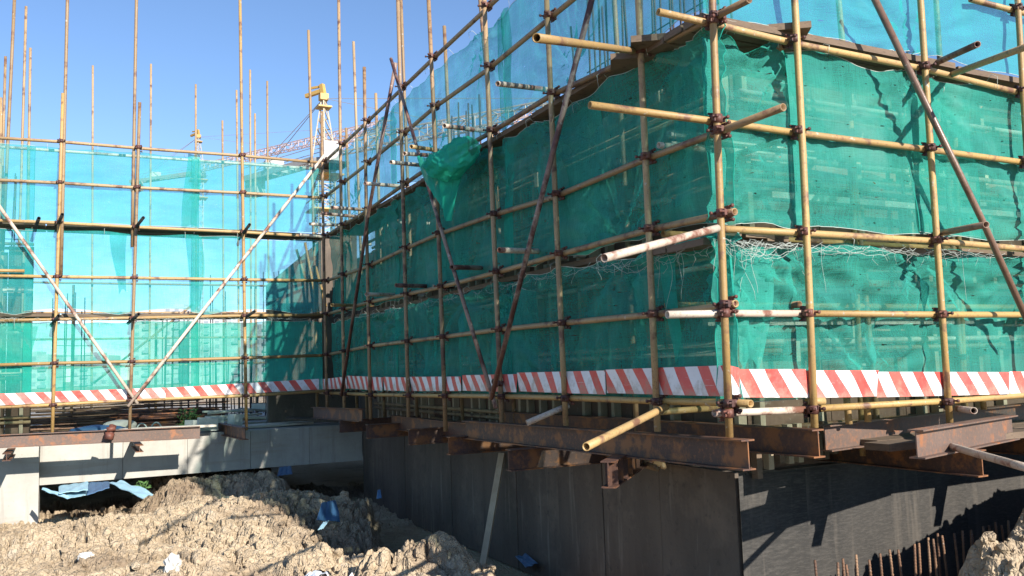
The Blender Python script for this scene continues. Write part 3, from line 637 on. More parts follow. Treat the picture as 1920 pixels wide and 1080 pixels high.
# transoms poking out through the nets
GS = 'short pipe ends poking out of the shaded left facade'
stubs = [  # end px depth chosen by the length of the visible stub
 ((-1.589,-0.603,1.836), (0.750,1.488,2.801), 'yellow', 'long yellow pipe end at the upper deck beside the corner'),
 ((-0.420,2.196,2.634), (0.600,2.803,2.872), 'white', 'black-tipped pale pipe end on the upper deck, first in from the yellow one'),
 ((-0.400,3.425,2.604), (0.600,4.268,2.853), 'white', 'pale pipe end just right of the bunched netting'),
 ((-0.360,4.455,2.657), (0.300,5.091,2.814), 'yellow', 'yellow pipe end under the bunched netting, highest of three'),
 ((-0.360,4.677,2.633), (0.300,5.343,2.823), 'white', 'short pale pipe end, middle of three beside the bunched netting'),
 ((-0.420,4.953,2.596), (0.300,5.523,2.733), 'white', 'pale pipe end, lowest of three beside the bunched netting'),
 ((-0.420,5.939,2.557), (0.300,6.382,2.656), 'white', 'pale pipe end left of the dark leaning brace top'),
 ((-0.460,7.324,2.508), (0.300,7.863,2.609), 'white', 'pale pipe end over the inner corner, uppermost of four'),
 ((-0.500,7.713,2.493), (0.300,8.124,2.543), 'white', 'pale pipe end over the inner corner, second of four'),
 ((-0.460,8.560,2.482), (0.300,8.958,2.558), 'white', 'pale pipe end over the inner corner, third of four'),
 ((-0.400,9.475,2.463), (0.300,9.576,2.446), 'white', 'pale pipe end over the inner corner, lowest of four'),
 ((-0.450,2.198,1.226), (0.600,2.815,1.325), 'white', 'peeling white pipe end on the lower deck, nearest the corner'),
 ((-0.420,3.278,1.213), (0.600,4.172,1.332), 'redwhite', 'red and white pipe end on the lower deck, crossed by a brace'),
 ((-0.420,4.849,1.198), (0.600,5.658,1.273), 'redwhite', 'dull red pipe end on the lower deck, third from the corner'),
 ((-0.420,5.942,1.195), (0.600,6.971,1.291), 'white', 'small pale pipe end on the lower deck, fourth from the corner'),
 ((-0.480,7.307,1.173), (0.600,8.609,1.272), 'yellow', 'yellow pipe end on the lower deck near the inner corner')]
for a, b, mt, lb in stubs: pipe('pipe_end', [a, b], mt, lb, 'scaffold pipe', GS)
GO = 'odd pipes clamped to the near corner'
pipe('pipe_end', [(-1.174,-0.481,0.797), (-0.069,-0.050,1.068)], 'white', 'peeling white pipe slanting down to the left from the corner post', 'scaffold pipe', GO)
pipe('pipe_end', [(-1.137,-0.176,-0.166), (0.050,0.700,-0.033)], 'yellow', 'yellow banded pipe sloping down to an open white end below the boards', 'scaffold pipe', GO)
pipe('pipe_end', [(0.100,0.831,-0.076), (0.750,1.015,-0.086)], 'yellow', 'yellow pipe behind the foot of the shaded upright by the corner', 'scaffold pipe', GO)
pipe('pipe_end', [(-0.300,2.091,-0.185), (0.050,2.018,-0.059)], 'white', 'grey white pipe sloping down behind the left main beam', 'scaffold pipe', GO)
pipe('pipe_end', [(0.796,0.012,-0.016), (0.676,0.050,-0.015)], 'yellow', 'stubby yellow open pipe end beside the right facade first upright', 'scaffold pipe', GO)
pipe('pipe_end', [(1.802,-0.318,-0.118), (2.359,0.300,-0.140)], 'white', 'pale open pipe end at the foot of the braced upright', 'scaffold pipe', GO)
GP = 'pipe ends poking out of the sunlit facade'
pipe('pipe_end', [(1.959,-0.450,2.376), (2.577,0.600,2.567)], 'redwhite', 'brown pipe end poking up right beside the steel brace', 'scaffold pipe', GP)
pipe('pipe_end', [(1.905,-0.850,2.222), (2.361,0.050,2.375)], 'tan', 'long tan pipe poking out at the right edge under the top net', 'scaffold pipe', GP)
pipe('pipe_end', [(1.848,-0.480,1.112), (2.185,0.300,1.156)], 'steelpipe', 'short steel pipe joining the long brace to its upright', 'scaffold pipe', GP)
pipe('pipe_end', [(1.749,-0.099,-0.346), (1.013,-1.188,-0.362)], 'white', 'long peeling white pipe leaning off the beam at lower right', 'scaffold pipe', GO)
GCS = 'black pipe ends on the far scaffold decks'
for (a, b, lb) in [((269, 408), (250, 440), 'over the V braces'), ((468, 421), (452, 450), 'on the tall yellow upright'), ((115, 402), (112, 440), 'on the leftmost far upright'), ((73, 411), (66, 425), 'between leftmost upright and left edge')]:
    pass
for a, b, lb in [((-2.707,9.153,2.564), (-2.830,9.853,2.442), 'upper black pipe end by the upright above the V braces'),
                 ((-1.228,9.153,2.534), (-1.270,9.853,2.416), 'upper black pipe end by the tall yellow far upright'),
                 ((-3.738,9.153,2.556), (-3.827,9.853,2.454), 'upper black pipe end by the leftmost far upright'),
                 ((-4.021,9.153,2.489), (-4.091,9.853,2.457), 'upper black pipe end left of the leftmost far upright'),
                 ((-2.758,9.153,1.177), (-2.861,9.853,1.090), 'lower black pipe end by the upright above the V braces'),
                 ((-1.162,9.153,1.217), (-1.240,9.853,1.133), 'lower black pipe end by the tall yellow far upright'),
                 ((-3.762,9.153,1.154), (-3.866,9.853,1.064), 'lower black pipe end by the leftmost far upright')]:
    pipe('pipe_end', [a, b], 'black', lb, 'scaffold pipe', GCS)
pipe('pipe_end', [(-4.742,9.545,1.799), (-4.198,9.545,1.804)], 'yellow', 'short yellow pipe at the left edge above the middle far rail', 'scaffold pipe', GCS)

# braces
GB = 'long diagonal braces'
pipe('scaffold_brace', [(-0.060,1.245,3.062), (-0.100,2.244,1.422), (-0.120,3.131,-0.020)], 'redwhite', 'red and white brace rising to the right across the shaded facade', 'scaffold brace', GB)
pipe('scaffold_brace', [(-0.120,5.754,4.106), (-0.120,4.462,2.062), (-0.100,3.076,-0.103)], 'redwhite', 'worn brace falling right from the peak past the bunched net', 'scaffold brace', GB, r=0.0205)
pipe('scaffold_brace', [(-0.060,5.750,4.059), (-0.080,6.913,2.339), (-0.100,8.255,-0.069)], 'redwhite', 'dark leaning brace at the left of the shaded facade', 'scaffold brace', GB)
pipe('scaffold_brace', [(-4.636,9.493,2.878), (-2.742,9.493,-0.092)], 'white', 'pale brace falling right across the far scaffold', 'scaffold brace', GB)
pipe('scaffold_brace', [(-0.001,9.443,3.774), (-2.870,9.443,-0.123)], 'white', 'white brace rising right across the far scaffold to the inner corner', 'scaffold brace', GB)
pipe('scaffold_brace', [(1.347,-0.120,2.775), (2.327,-0.140,1.194), (2.795,-0.140,0.385)], 'steelpipe', 'worn steel brace crossing the sunlit facade at right', 'scaffold brace', GB, bow=0.0)
# couplers on brace ends
for key, z in (('L5', None), ('C2', None)):
    o, b, t = UPL[key]; couple(o, at_z(b, t, 0.12 if key == 'L5' else 0.02), 0.6, 0.3)

# inner rows and the uprights standing farther back
GI = 'inner uprights behind the netting'
inner = [
 ((0.700,10.129,6.775), (0.700,9.956,4.346), 6.0, 'tan', 'tall inner pole just left of the shortened shade-brown upright'),
 ((0.700,8.885,4.715), (0.700,8.871,4.238), None, 'tan', 'short inner pole peeking over the top rail beside the dark brace'),
 ((0.700,7.614,5.753), (0.700,7.546,4.469), 6.0, 'tan', 'tall inner pole right of the brace peak'),
 ((0.700,5.984,4.736), (0.700,5.958,4.268), None, 'tan', 'inner pole ending above the bunched netting'),
 ((0.700,4.867,4.637), (0.700,4.818,4.225), 5.0, 'brown', 'inner pole close beside the upright of the brace foot'),
 ((0.700,2.070,3.501), (0.700,2.062,3.032), 4.2, 'tan', 'inner pole behind the top net near the corner'),
 ((0.700,10.600,4.602), (0.700,10.578,4.344), None, 'tan', 'little inner pole top beside the far crane cab'),
 ((1.961,0.700,3.159), (1.975,0.700,2.713), 4.2, 'tan', 'inner pole behind the top net, between the first two sunlit uprights'),
 ((3.167,0.700,3.364), (3.160,0.700,2.928), 4.2, 'tan', 'inner pole behind the top net, by the braced upright'),
 ((3.195,0.700,0.953), (3.152,0.700,0.245), 2.3, 'yellow', 'inner pole glimpsed through the lower sunlit net at right'),
 ((1.950,0.700,0.972), (1.922,0.700,0.300), 2.2, 'yellow', 'inner pole glimpsed through the lower sunlit net, left of the braced upright'),
 ((-0.025,10.353,6.743), (0.014,10.353,3.889), 6.2, 'tan', 'tall pole in front of the crane cab'),
 ((-4.445,10.353,5.991), (-4.491,10.353,3.777), 6.2, 'tan', 'tall pole near the left edge, thickest of the cluster there')]
for t, b, zt, mt, lb in inner:
    top = ext(b, t, zt) if zt else t
    pipe('scaffold_upright', [ext(t, b, -0.50), top], mt, lb, 'scaffold pole', GI, bow=0.01)
GF = 'bare poles standing beyond the far scaffold'
far = [((174, 123), (172, 640), 'first thin bare pole right of the leftmost upright'), ((283, 120), (280, 640), 'thin bare pole just right of the upright above the V braces'),
       ((367, 158), (369, 620), 'thin bare pole in front of the smaller far crane'), ((417, 226), (419, 600), 'shortest thin pole, between the smaller crane and the tall yellow upright'),
       ((443.5, 169), (447, 600), 'thin pole hugging the tall yellow upright'), ((469, 131), (471, 600), 'highest of the thin poles right of the tall yellow upright'),
       ((478, 213), (480, 600), 'lower thin pole right of the tall yellow upright'), ((501, 152), (505, 600), 'thin pole left of the crane jib tip'),
       ((49, 12), (40, 300), 'tall thin pole, second from the left edge'), ((57, 90), (54, 300), 'thin pole, third from the left edge'),
       ((10.4, 106), (4, 254), 'thin pole touching the left edge'), ((2, 183), (1, 300), 'low thin pole cut by the left edge')]
FARP = [
 [(-3.299,16.600,7.215), (-3.243,16.600,1.101)], [(-2.107,16.600,7.412), (-2.095,16.600,1.085)], [(-1.139,16.600,7.056), (-1.100,16.600,1.314)], [(-0.544,16.600,6.253), (-0.519,16.600,1.555)],
 [(-0.222,16.600,7.026), (-0.187,16.600,1.554)], [(0.093,16.600,7.563), (0.102,16.600,1.553)], [(0.202,16.600,6.501), (0.211,16.600,1.553)], [(0.494,16.600,7.337), (0.517,16.600,1.552)],
 [(-4.451,13.500,7.146), (-4.474,13.500,4.266)], [(-4.369,13.500,6.369), (-4.356,13.500,4.276)], [(-4.759,13.500,6.154), (-4.766,13.500,4.692)], [(-4.813,13.500,5.384), (-4.798,13.500,4.240)]]
for (t, b), (_, _, lb) in zip(FARP, far):
    pipe('scaffold_upright', [ext(t, b, -0.63), t], 'tan', lb, 'scaffold pole', GF, bow=0.01)
for a, b, lb in [((0.093,11.200,2.601), (0.279,11.000,1.277), 'long yellow pipe leaning on the stair formwork'), ((-0.060,11.200,2.471), (0.064,11.100,1.946), 'short yellow pipe leaning left of the long one'), ((0.281,11.200,2.173), (0.405,11.000,1.438), 'yellow pipe leaning nearest the inner corner')]:
    pipe('leaning_pipe', [b, a], 'yellow', lb, 'scaffold pipe', 'yellow pipes leaning by the stair formwork')
# inner rails
GIR = 'inner rails behind the netting'
pipe('scaffold_rail', [(-4.990,10.403,3.736), (0.126,10.403,3.769)], 'white', 'pale inner rail just below the topmost far rail', 'scaffold pipe', GIR)
for z, nm in ((0.62, 'lower'), (1.12, 'lower deck'), (1.75, 'upper'), (2.38, 'upper deck')):
    pipe('scaffold_rail', [(0.72, 0.1, z), (0.72, D, z)], 'brown', nm+' inner rail behind the shaded netting', 'scaffold pipe', GIR)
    pipe('scaffold_rail', [(0.1, 0.72, z+0.04), (6.5, 0.72, z+0.04)], 'yellow' if z < 1.5 else 'white', nm+' inner rail behind the sunlit netting', 'scaffold pipe', GIR)
for z, nm in ((0.55, 'lower'), (1.72, 'upper')):
    pipe('scaffold_rail', [(-7, 16.55, z), (0.5, 16.55, z)], 'tan', nm+' rail of the poles beyond the far scaffold', 'scaffold pipe', GIR)
for z, nm in ((1.15, 'lower deck'), (2.35, 'upper deck')):
    pipe('scaffold_rail', [(-7, 16.5, z), (0.5, 16.5, z)], 'brown', nm+' rail of the poles beyond the far scaffold', 'scaffold pipe', GIR)
for i, x_ in enumerate((-6.2, -4.4, -3.6, -2.2)):
    pipe('scaffold_upright', [(x_, 13.4, -0.63), (x_, 13.4, 1.3+0.35*(i % 3))], 'brown', 'short bare post on the slab beyond the far net, '+ORD[i]+' from the left', 'scaffold pole', GF)
rebar_cage('dim column rebar beyond the far net, left of the V braces', (-3.9, 14.4, -0.64), (1, 0, 0), 4, 0.16, 0, 2.6, 16, 8)
rebar_cage('dim column rebar beyond the far net, right of the V braces', (-1.9, 15.2, -0.64), (1, 0, 0), 4, 0.16, 0, 2.3, 17, 8)
pipe('scaffold_brace', [(-3.2, 16.5, 0.2), (-1.2, 16.5, 1.9)], 'brown', 'thin brace among the poles beyond the far scaffold', 'scaffold brace', GB)

# decks of planks
def deck(label, p, ux, length, nrm, z, seed, off=0.27):
    e = empty('scaffold_deck', label, 'plank deck', 'plank decks of the scaffold', (p[0], p[1], z)); rg = random.Random(seed)
    ux = Vector(ux); nr = Vector(nrm); ang = math.atan2(ux.y, ux.x)
    for row in range(3):
        a = 0.10
        while a < length:
            L = rg.uniform(2.2, 3.4); L = min(L, length-a+0.1); c_ = ux*(a+L/2)+nr*(off+row*0.205)
            o = MB().box((0, 0, 0), (L-0.02, 0.19, 0.045)).build('plank', 'plank', e)
            o.location = (c_.x, c_.y, rg.uniform(-.012, .02)); o.rotation_euler = (0, rg.uniform(-.006, .006), ang+rg.uniform(-.008, .008)); a += L
deck('plank deck behind the upper deck rail of the shaded facade', (0, 0.1), (0, 1, 0), 9.3, (1, 0, 0), 2.50, 1, 0.18)
deck('plank deck behind the lower deck rail of the shaded facade', (0, 0.1), (0, 1, 0), 9.3, (1, 0, 0), 1.09, 2)
deck('plank deck along the top of the sunlit facade', (-0.1, 0), (1, 0, 0), 7.5, (0, 1, 0), 2.465, 3, 0.18)
deck('plank deck behind the rail under the big sunlit net', (-0.1, 0), (1, 0, 0), 7.5, (0, 1, 0), 1.035, 4)
deck('plank deck behind the upper deck rail of the far scaffold', (-7, D), (1, 0, 0), 7.0, (0, 1, 0), 2.50, 5)
deck('plank deck behind the lower deck rail of the far scaffold', (-7, D), (1, 0, 0), 7.0, (0, 1, 0), 1.19, 6)
# planks jutting at the corner
GJ = 'planks jutting at the corner deck'
for i, (a, b, lb) in enumerate([((-0.12, 0.95, 2.44), (0.95, 0.25, 2.46), 'dark plank laid across the corner under the top deck'), ((-0.10, 0.72, 2.49), (0.9, 0.05, 2.50), 'weathered plank end over the corner, just above the dark one')]):
    tag(MB().bar(a, b, 0.22, 0.045).build('plank', 'plank'), lb, 'plank', GJ)

# ------------------------------------------------------------------ netting
def net(label, p, ux, width, nrm, z0, z1, seed, mat='net', tie=0.62, sag=0.05, bot=0.03, wr=0.022, off=0.085, lean=0.0, group='green debris nets', res=0.035, top_loose=0.0, taper=0.0, pulls=()):
    ux = Vector(ux); nr = Vector(nrm); rg = random.Random(seed)
    nu = max(8, int(width/res)); nv = max(8, int((z1-z0)/res))
    W1 = wave(seed, 6, 4, 22); W2 = wave(seed+1, 5, 2, 9); W3 = wave(seed+2, 5, 8, 40); ph = rg.uniform(0, 1)
    V = []; UV = []
    for i in range(nu+1):
        u = width*i/nu; ts = abs(math.sin(math.pi*(u/tie+ph))); bs = abs(math.sin(math.pi*(u/(tie*1.3)+ph*2)))
        t = z1-sag*ts**1.4-0.012*math.sin(u*3+seed); b_ = z0+bot*bs
        for j in range(nv+1):
            v = j/nv; z = b_+(t-b_)*v
            # vertical pleats, gathered hard near the ties, diagonal pulls below them
            g1 = sum(a*math.sin(f*u+p_+1.2*v) for f, p_, a in W1)/6; g2 = sum(a*math.sin(f*(u*0.7+z*0.9)+p_) for f, p_, a in W2)/5
            g3 = sum(a*math.sin(f*u+p_+4*v) for f, p_, a in W3)/5
            belly = math.sin(math.pi*v)*0.02*math.sin(u*1.7+seed)
            dpt = wr*(1.1*g1+1.3*g2)+0.008*g3*(0.4+v)+belly+0.03*top_loose*(1-ts)*v*v
            for (pu, pz, pa, pk) in pulls:
                du, dz = u-pu, z-pz; rr = math.hypot(du, dz)+1e-4; an = math.atan2(dz, du)
                dpt += pa*math.sin(pk*an+pu*9)*math.sin(0.5*pk*an+1.7)*min(1, rr/0.15)*math.exp(-rr/0.55)
            uu = u if not taper else width/2+(u-width/2)*(1-taper*(0.5+0.5*math.sin(2.4*(1-v)+seed)))+0.035*math.sin(3.3*v+seed*1.7)
            P = Vector(p)+ux*(uu+0.012*g2)+nr*(max(off+dpt, 0.080+0.012*abs(g3)) if off+dpt < 0.095 else off+dpt); V.append((P.x, P.y, z+p[2])); UV.append((u, z))
    F = [(i*(nv+1)+j, (i+1)*(nv+1)+j, (i+1)*(nv+1)+j+1, i*(nv+1)+j+1) for i in range(nu) for j in range(nv)]
    mb = MB().add(V, F, True); mb.uv = UV
    o = mb.build('debris_net', mat); tag(o, label, 'netting', group)
    # hem cord along top edge
    if not taper:
        top = [V[i*(nv+1)+nv] for i in range(0, nu+1)]; c_ = MB().tube([(q[0]-o.location[0], q[1]-o.location[1], q[2]-o.location[2]) for q in top], 0.0022, 5)
        c_.build('hem_cord', 'net_new' if seed % 2 else 'rope', o)
        bt = [V[i*(nv+1)] for i in range(0, nu+1)]; c_ = MB().tube([(q[0]-o.location[0], q[1]-o.location[1], q[2]-o.location[2]) for q in bt], 0.0022, 5); c_.build('hem_cord', 'rope', o)
        for i in (0, nu):
            MB().tube([tuple(V[i*(nv+1)+j][k]-o.location[k] for k in range(3)) for j in range(nv+1)], 0.003, 5).build('hem_cord', 'net_new', o)
        tc_ = MB()
        for i in range(1, nu):
            u = width*i/nu; t0, t1 = [abs(math.sin(math.pi*((width*q/nu)/tie+ph))) for q in (i, i+1)]; tp = abs(math.sin(math.pi*((width*(i-1)/nu)/tie+ph)))
            if t0 <= t1 and t0 < tp:
                q = Vector(V[i*(nv+1)+nv])-o.location; r_ = rg.uniform(.035, .05)
                tc_.tube([q+Vector((0, 0, 0)), q-nr*0.05+Vector((0, 0, r_)), q-nr*0.095+Vector((0, 0, 0.01)), q-nr*0.085-Vector((0, 0, rg.uniform(.02, .09)))], 0.0022, 4)
        if tc_.v: c_ = tc_.build('tie_cord', 'rope', o, origin=(0, 0, 0)); c_['kind'] = 'stuff'
    return o
def strip(label, p, ux, width, nrm, z0, z1, seed, mat='net'):
    return net(label, p, ux, width, nrm, z0, z1, seed, mat, tie=0.2, sag=0.02, bot=0.08, wr=0.035, off=0.115, res=0.018, group='hanging net overlaps', taper=0.62)
Lx = (1, 0, 0); Ry = (0, 1, 0)
# shaded facade: u runs +y from the corner
for i, (a, b) in enumerate([(0.02, 3.2), (3.1, 6.4), (6.3, 9.52)]):
    pos = ['beside the protruding corner', 'in the middle', 'beside the inner corner'][i]
    net('lowest dark green net on the shaded facade, '+pos, (0, a, 0), (0, 1, 0), b-a, Lx, -0.02, 1.09, 10+i, off=0.12, pulls=((0.2, 0.95, 0.10, 15), (1.3, 1.0, 0.08, 15), (2.3, 0.1, 0.08, 13)), sag=0.035, wr=0.05)
    net('middle dark green net on the shaded facade, '+pos, (0, a, 0), (0, 1, 0), b-a, Lx, 1.15, 2.46, 20+i, off=0.11, pulls=((0.4, 2.35, 0.08, 15), (1.2, 1.2, 0.08, 17), (2.4, 2.3, 0.07, 13)), sag=0.05, wr=0.04)
    net('top net of the shaded facade with sky behind, '+pos, (0, a, 0), (0, 1, 0), b-a, Lx, 2.52, 3.70, 30+i, 'net_thin', off=0.10, pulls=((0.5, 3.6, 0.06, 15), (1.8, 2.7, 0.06, 15)), sag=0.04, bot=0.06)
for i, (y, z0, z1, lb) in enumerate([(3.0, 1.2, 2.4, 'gathered net overlap down the middle of the shaded facade'), (2.95, 2.5, 3.7, 'gathered bright overlap in the top net of the shaded facade'), (0.55, 0.1, 1.05, 'gathered net folds near the corner in the lowest shaded net'), (5.0, 0.1, 1.0, 'narrow net overlap low on the shaded facade'), (8.6, 2.5, 3.7, 'narrow net overlap in the top net near the inner corner')]):
    strip(lb, (0, y, 0), (0, 1, 0), 0.18, Lx, z0, z1, 60+i, 'net_new')
# sunlit facade
net('wrinkled net on the sunlit facade beside the corner post, middle lift', (0.02, 0, 0), (1, 0, 0), 0.78, Ry, 1.12, 2.41, 41, off=0.14, pulls=((0.75, 2.3, 0.10, 17), (0.02, 1.2, 0.10, 19), (0.3, 1.7, 0.05, 9)), sag=0.08, wr=0.085, tie=0.4)
net('big smooth sunlit net at right, middle lift', (0.74, 0, 0), (1, 0, 0), 5.2, Ry, 1.12, 2.385, 42, off=0.10, pulls=((1.25, 2.3, 0.06, 17), (2.6, 1.2, 0.06, 15), (0.05, 1.2, 0.05, 13)), sag=0.06, wr=0.034, tie=0.9)
net('sagging lower net on the sunlit facade', (0.02, 0, 0), (1, 0, 0), 5.8, Ry, -0.02, 1.055, 43, off=0.14, pulls=((0.05, 0.95, 0.14, 15), (0.62, 1.0, 0.09, 17), (2.0, 0.95, 0.10, 15), (1.4, 0.1, 0.08, 13), (3.2, 0.9, 0.09, 15)), sag=0.05, wr=0.07, bot=0.02, tie=1.2)
net('top net of the sunlit facade against the sky', (0.02, 0, 0), (1, 0, 0), 5.8, Ry, 2.475, 3.75, 44, 'net_thin', off=0.11, pulls=((0.7, 3.6, 0.08, 17), (2.0, 2.6, 0.08, 17), (1.3, 3.7, 0.07, 13)), sag=0.02, bot=0.05, wr=0.05, tie=1.0)
strip('torn net strip hanging just left of the corner post', (-0.02, 0.10, 0), (0.7, 0.7, 0), 0.22, (0.7, -0.7, 0), 0.15, 0.95, 71, 'net_new')
strip('twisted net fold behind the corner post in the middle lift', (0.02, 0.25, 0), (0.7, 0.7, 0), 0.20, (0.7, -0.7, 0), 1.2, 2.3, 72, 'net_new')
strip('wide torn net flap behind the rail right of the corner post', (0.08, 0.02, 0), (1, 0, 0), 0.45, Ry, 0.20, 0.97, 74, 'net')
strip('dark doubled net flap inside the shaded net beside the corner', (0.05, 0.25, 0), (0, 1, 0), 0.5, Lx, 1.25, 2.3, 75, 'net')
strip('second torn flap low on the shaded net near the corner', (0.03, 0.95, 0), (0, 1, 0), 0.4, Lx, 0.1, 0.95, 76, 'net')
strip('doubled net edge along the seam of the sunlit net', (0.70, 0, 0), (1, 0, 0), 0.12, Ry, 1.15, 2.32, 73, 'net')
net('second sheet lapped over the sunlit net by the braced upright', (1.95, 0, 0), (1, 0, 0), 0.75, Ry, 1.13, 2.28, 45, off=0.13, sag=0.05, wr=0.05, tie=0.5)
net('second sheet lapped over the shaded net half way along', (0, 4.2, 0), (0, 1, 0), 0.9, Lx, 1.2, 2.36, 46, off=0.14, sag=0.05, wr=0.05, tie=0.5)
net('second sheet lapped over the shaded net near the corner', (0, 1.45, 0), (0, 1, 0), 0.8, Lx, 1.2, 2.36, 47, off=0.14, sag=0.05, wr=0.06, tie=0.5)
net('second sheet lapped over the low shaded net in the middle', (0, 2.7, 0), (0, 1, 0), 0.9, Lx, 0.02, 0.98, 48, off=0.15, sag=0.05, wr=0.05, tie=0.5)
# far scaffold
for i, (a, b) in enumerate([(-6.6, -4.1), (-4.2, -1.9), (-2.0, -0.02)]):
    pos = ['at the left edge', 'in the middle', 'beside the inner corner'][i]
    net('lowest net on the far scaffold, '+pos, (a, D, 0), (1, 0, 0), b-a, Ry, -0.02, 1.10, 80+i, 'net_new', sag=0.02, wr=0.02, res=0.05)
    net('middle net on the far scaffold, '+pos, (a, D, 0), (1, 0, 0), b-a, Ry, 1.20, 2.42, 90+i, 'net_thin', sag=0.03, bot=0.09, wr=0.02, tie=1.1, res=0.05)
    net('top net on the far scaffold, '+pos, (a, D, 0), (1, 0, 0), b-a, Ry, 2.52, 3.62, 100+i, 'net_thin', sag=0.02, bot=0.02, wr=0.02, res=0.05)
for i, (x, z0, z1, lb) in enumerate([(-2.12, 2.5, 3.68, 'ragged overlap hanging in the far top net'), (-2.08, 1.25, 2.4, 'tapering overlap in the far middle net'), (-3.1, 1.5, 2.4, 'small pleated overlap in the far middle net, left of the tapering one'), (-4.25, 0.0, 1.05, 'pale overlap low at the left edge of the far net')]):
    strip(lb, (x, D, 0), (1, 0, 0), 0.24, Ry, z0, z1, 110+i, 'net_new')

# bunched loose net hanging over the pipe ends
def bunch():
    rg = random.Random(3); V = []; UV = []; nu, nv = 70, 46
    A, B = Vector((-0.160,3.279,2.443)), Vector((-0.300,4.240,2.466))
    for i in range(nu+1):
        s = i/nu; c_ = A.lerp(B, s); rad = 0.035+0.155*math.sin(math.pi*min(1, s*0.95+0.10))**0.8
        for j in range(nv+1):
            a = 2*math.pi*j/nv
            n_ = 0.30*math.sin(3*a+9*s)+0.22*math.sin(7*a-14*s+1)+0.16*math.sin(13*a+30*s)+0.12*math.sin(5*a+55*s)
            rr = rad*(1+0.42*n_); V.append((c_.x+rr*0.75*math.cos(a), c_.y+0.30*rr*math.sin(2*a+7*s), c_.z-0.05+rr*0.85*math.sin(a)-0.07*math.sin(math.pi*s))); UV.append((s, a/6))
    F = [(i*(nv+1)+j, (i+1)*(nv+1)+j, (i+1)*(nv+1)+j+1, i*(nv+1)+j+1) for i in range(nu) for j in range(nv)]
    o = len(V)
    # hanging tail, a folded triangle
    P, Q, R = Vector((-0.300,4.300,2.526)), Vector((-0.100,3.764,2.317)), Vector((-0.200,3.787,1.693))
    n = 40
    for i in range(n+1):
        for j in range(n+1):
            s, t = i/n, j/n; top = P.lerp(Q, s); p = top.lerp(R.lerp(top, 0.08), t**1.1)
            fl = 0.05*math.sin(11*s+3*t)*(1-0.6*t)+0.02*math.sin(29*s+5*t)
            V.append((p.x-fl-0.02, p.y+fl*0.5, p.z)); UV.append((s, t))
    F += [(o+i*(n+1)+j, o+(i+1)*(n+1)+j, o+(i+1)*(n+1)+j+1, o+i*(n+1)+j+1) for i in range(n) for j in range(n)]
    mb = MB().add(V, F, True); mb.uv = UV; return mb
tag(bunch().build('loose_net', 'net_bunch'), 'bunched bright green net hanging over pipe ends on the shaded facade', 'netting', 'green debris nets')

# white knotted rope net left on the lower deck edges
def rope_net(label, P0, ux, width, nrm, zt, drop, seed, n=26, loose=0.12):
    mb = MB(); rg = random.Random(seed); ux = Vector(ux); nr = Vector(nrm); P0 = Vector(P0)
    for k in range(n):
        u = width*k/n+rg.uniform(-.06, .06); pts = []; L = rg.uniform(0.15, 0.75); d = drop*rg.uniform(0.2, 1.2)*(0.5+L); z0 = zt-rg.uniform(0, 0.03); sk = rg.uniform(.7, 1.5); w_ = rg.uniform(-.02, .02)
        for q in range(13):
            q_ = (q/12)**sk; pts.append(P0+ux*(u+L*q/12)+nr*(w_+0.008*math.sin(q*1.1+k))+Vector((0, 0, z0-P0.z-d*4*q_*(1-q_)+0.007*math.sin(q*2.3+k*1.7))))
        mb.tube(pts, rg.choice([0.0009, 0.0011, 0.0015]), 4)
        if k % 3 == 0: # knots down to the next strand
            for q in range(3, 12, 4): mb.tube([pts[q], pts[q]+ux*rg.uniform(-.03, .03)-Vector((0, 0, 0.03)), pts[q]+ux*rg.uniform(-.04, .04)-Vector((0, 0, rg.uniform(.05, .09)))], 0.0009, 4)
    for k in range(int(n*0.4)):
        u = rg.uniform(0, width); z = zt-rg.uniform(0, drop*0.5); ln = rg.uniform(.08, .40)*loose*8; a_ = rg.uniform(-.05, .05); pts = []
        for q in range(8): pts.append(P0+ux*(u+a_*math.sin(q*0.7))+Vector((0, 0, z-P0.z-ln*q/7)))
        mb.tube(pts, 0.0010, 4)
    o = mb.build('rope_net', 'rope'); return tag(o, label, 'rope net', 'white rope nets', 'stuff')
rope_net('tangled white rope net under the rail right of the corner post', (0.02, 0.055, 1.0), (1, 0, 0), 2.6, Ry, 1.03, 0.05, 1, 24)
rope_net('knot of white cords hanging around the corner post', (-0.05, 0.03, 1.0), (1, 0, 0), 0.35, Ry, 1.03, 0.13, 2, 12)
rope_net('stringy white rope net along the shaded lower deck near the corner', (0.03, 0.05, 1.0), (0, 1, 0), 1.1, Lx, 1.03, 0.10, 3, 12, 0.14)
rope_net('stringy white rope net farther along the shaded lower deck', (0.03, 1.3, 1.0), (0, 1, 0), 6.5, Lx, 1.06, 0.05, 4, 26, 0.05)
rope_net('white rope net rolled along the far lower deck', (-5.0, D-0.0, 1.0), (1, 0, 0), 4.6, Ry, 1.16, 0.04, 5, 34, 0.03)

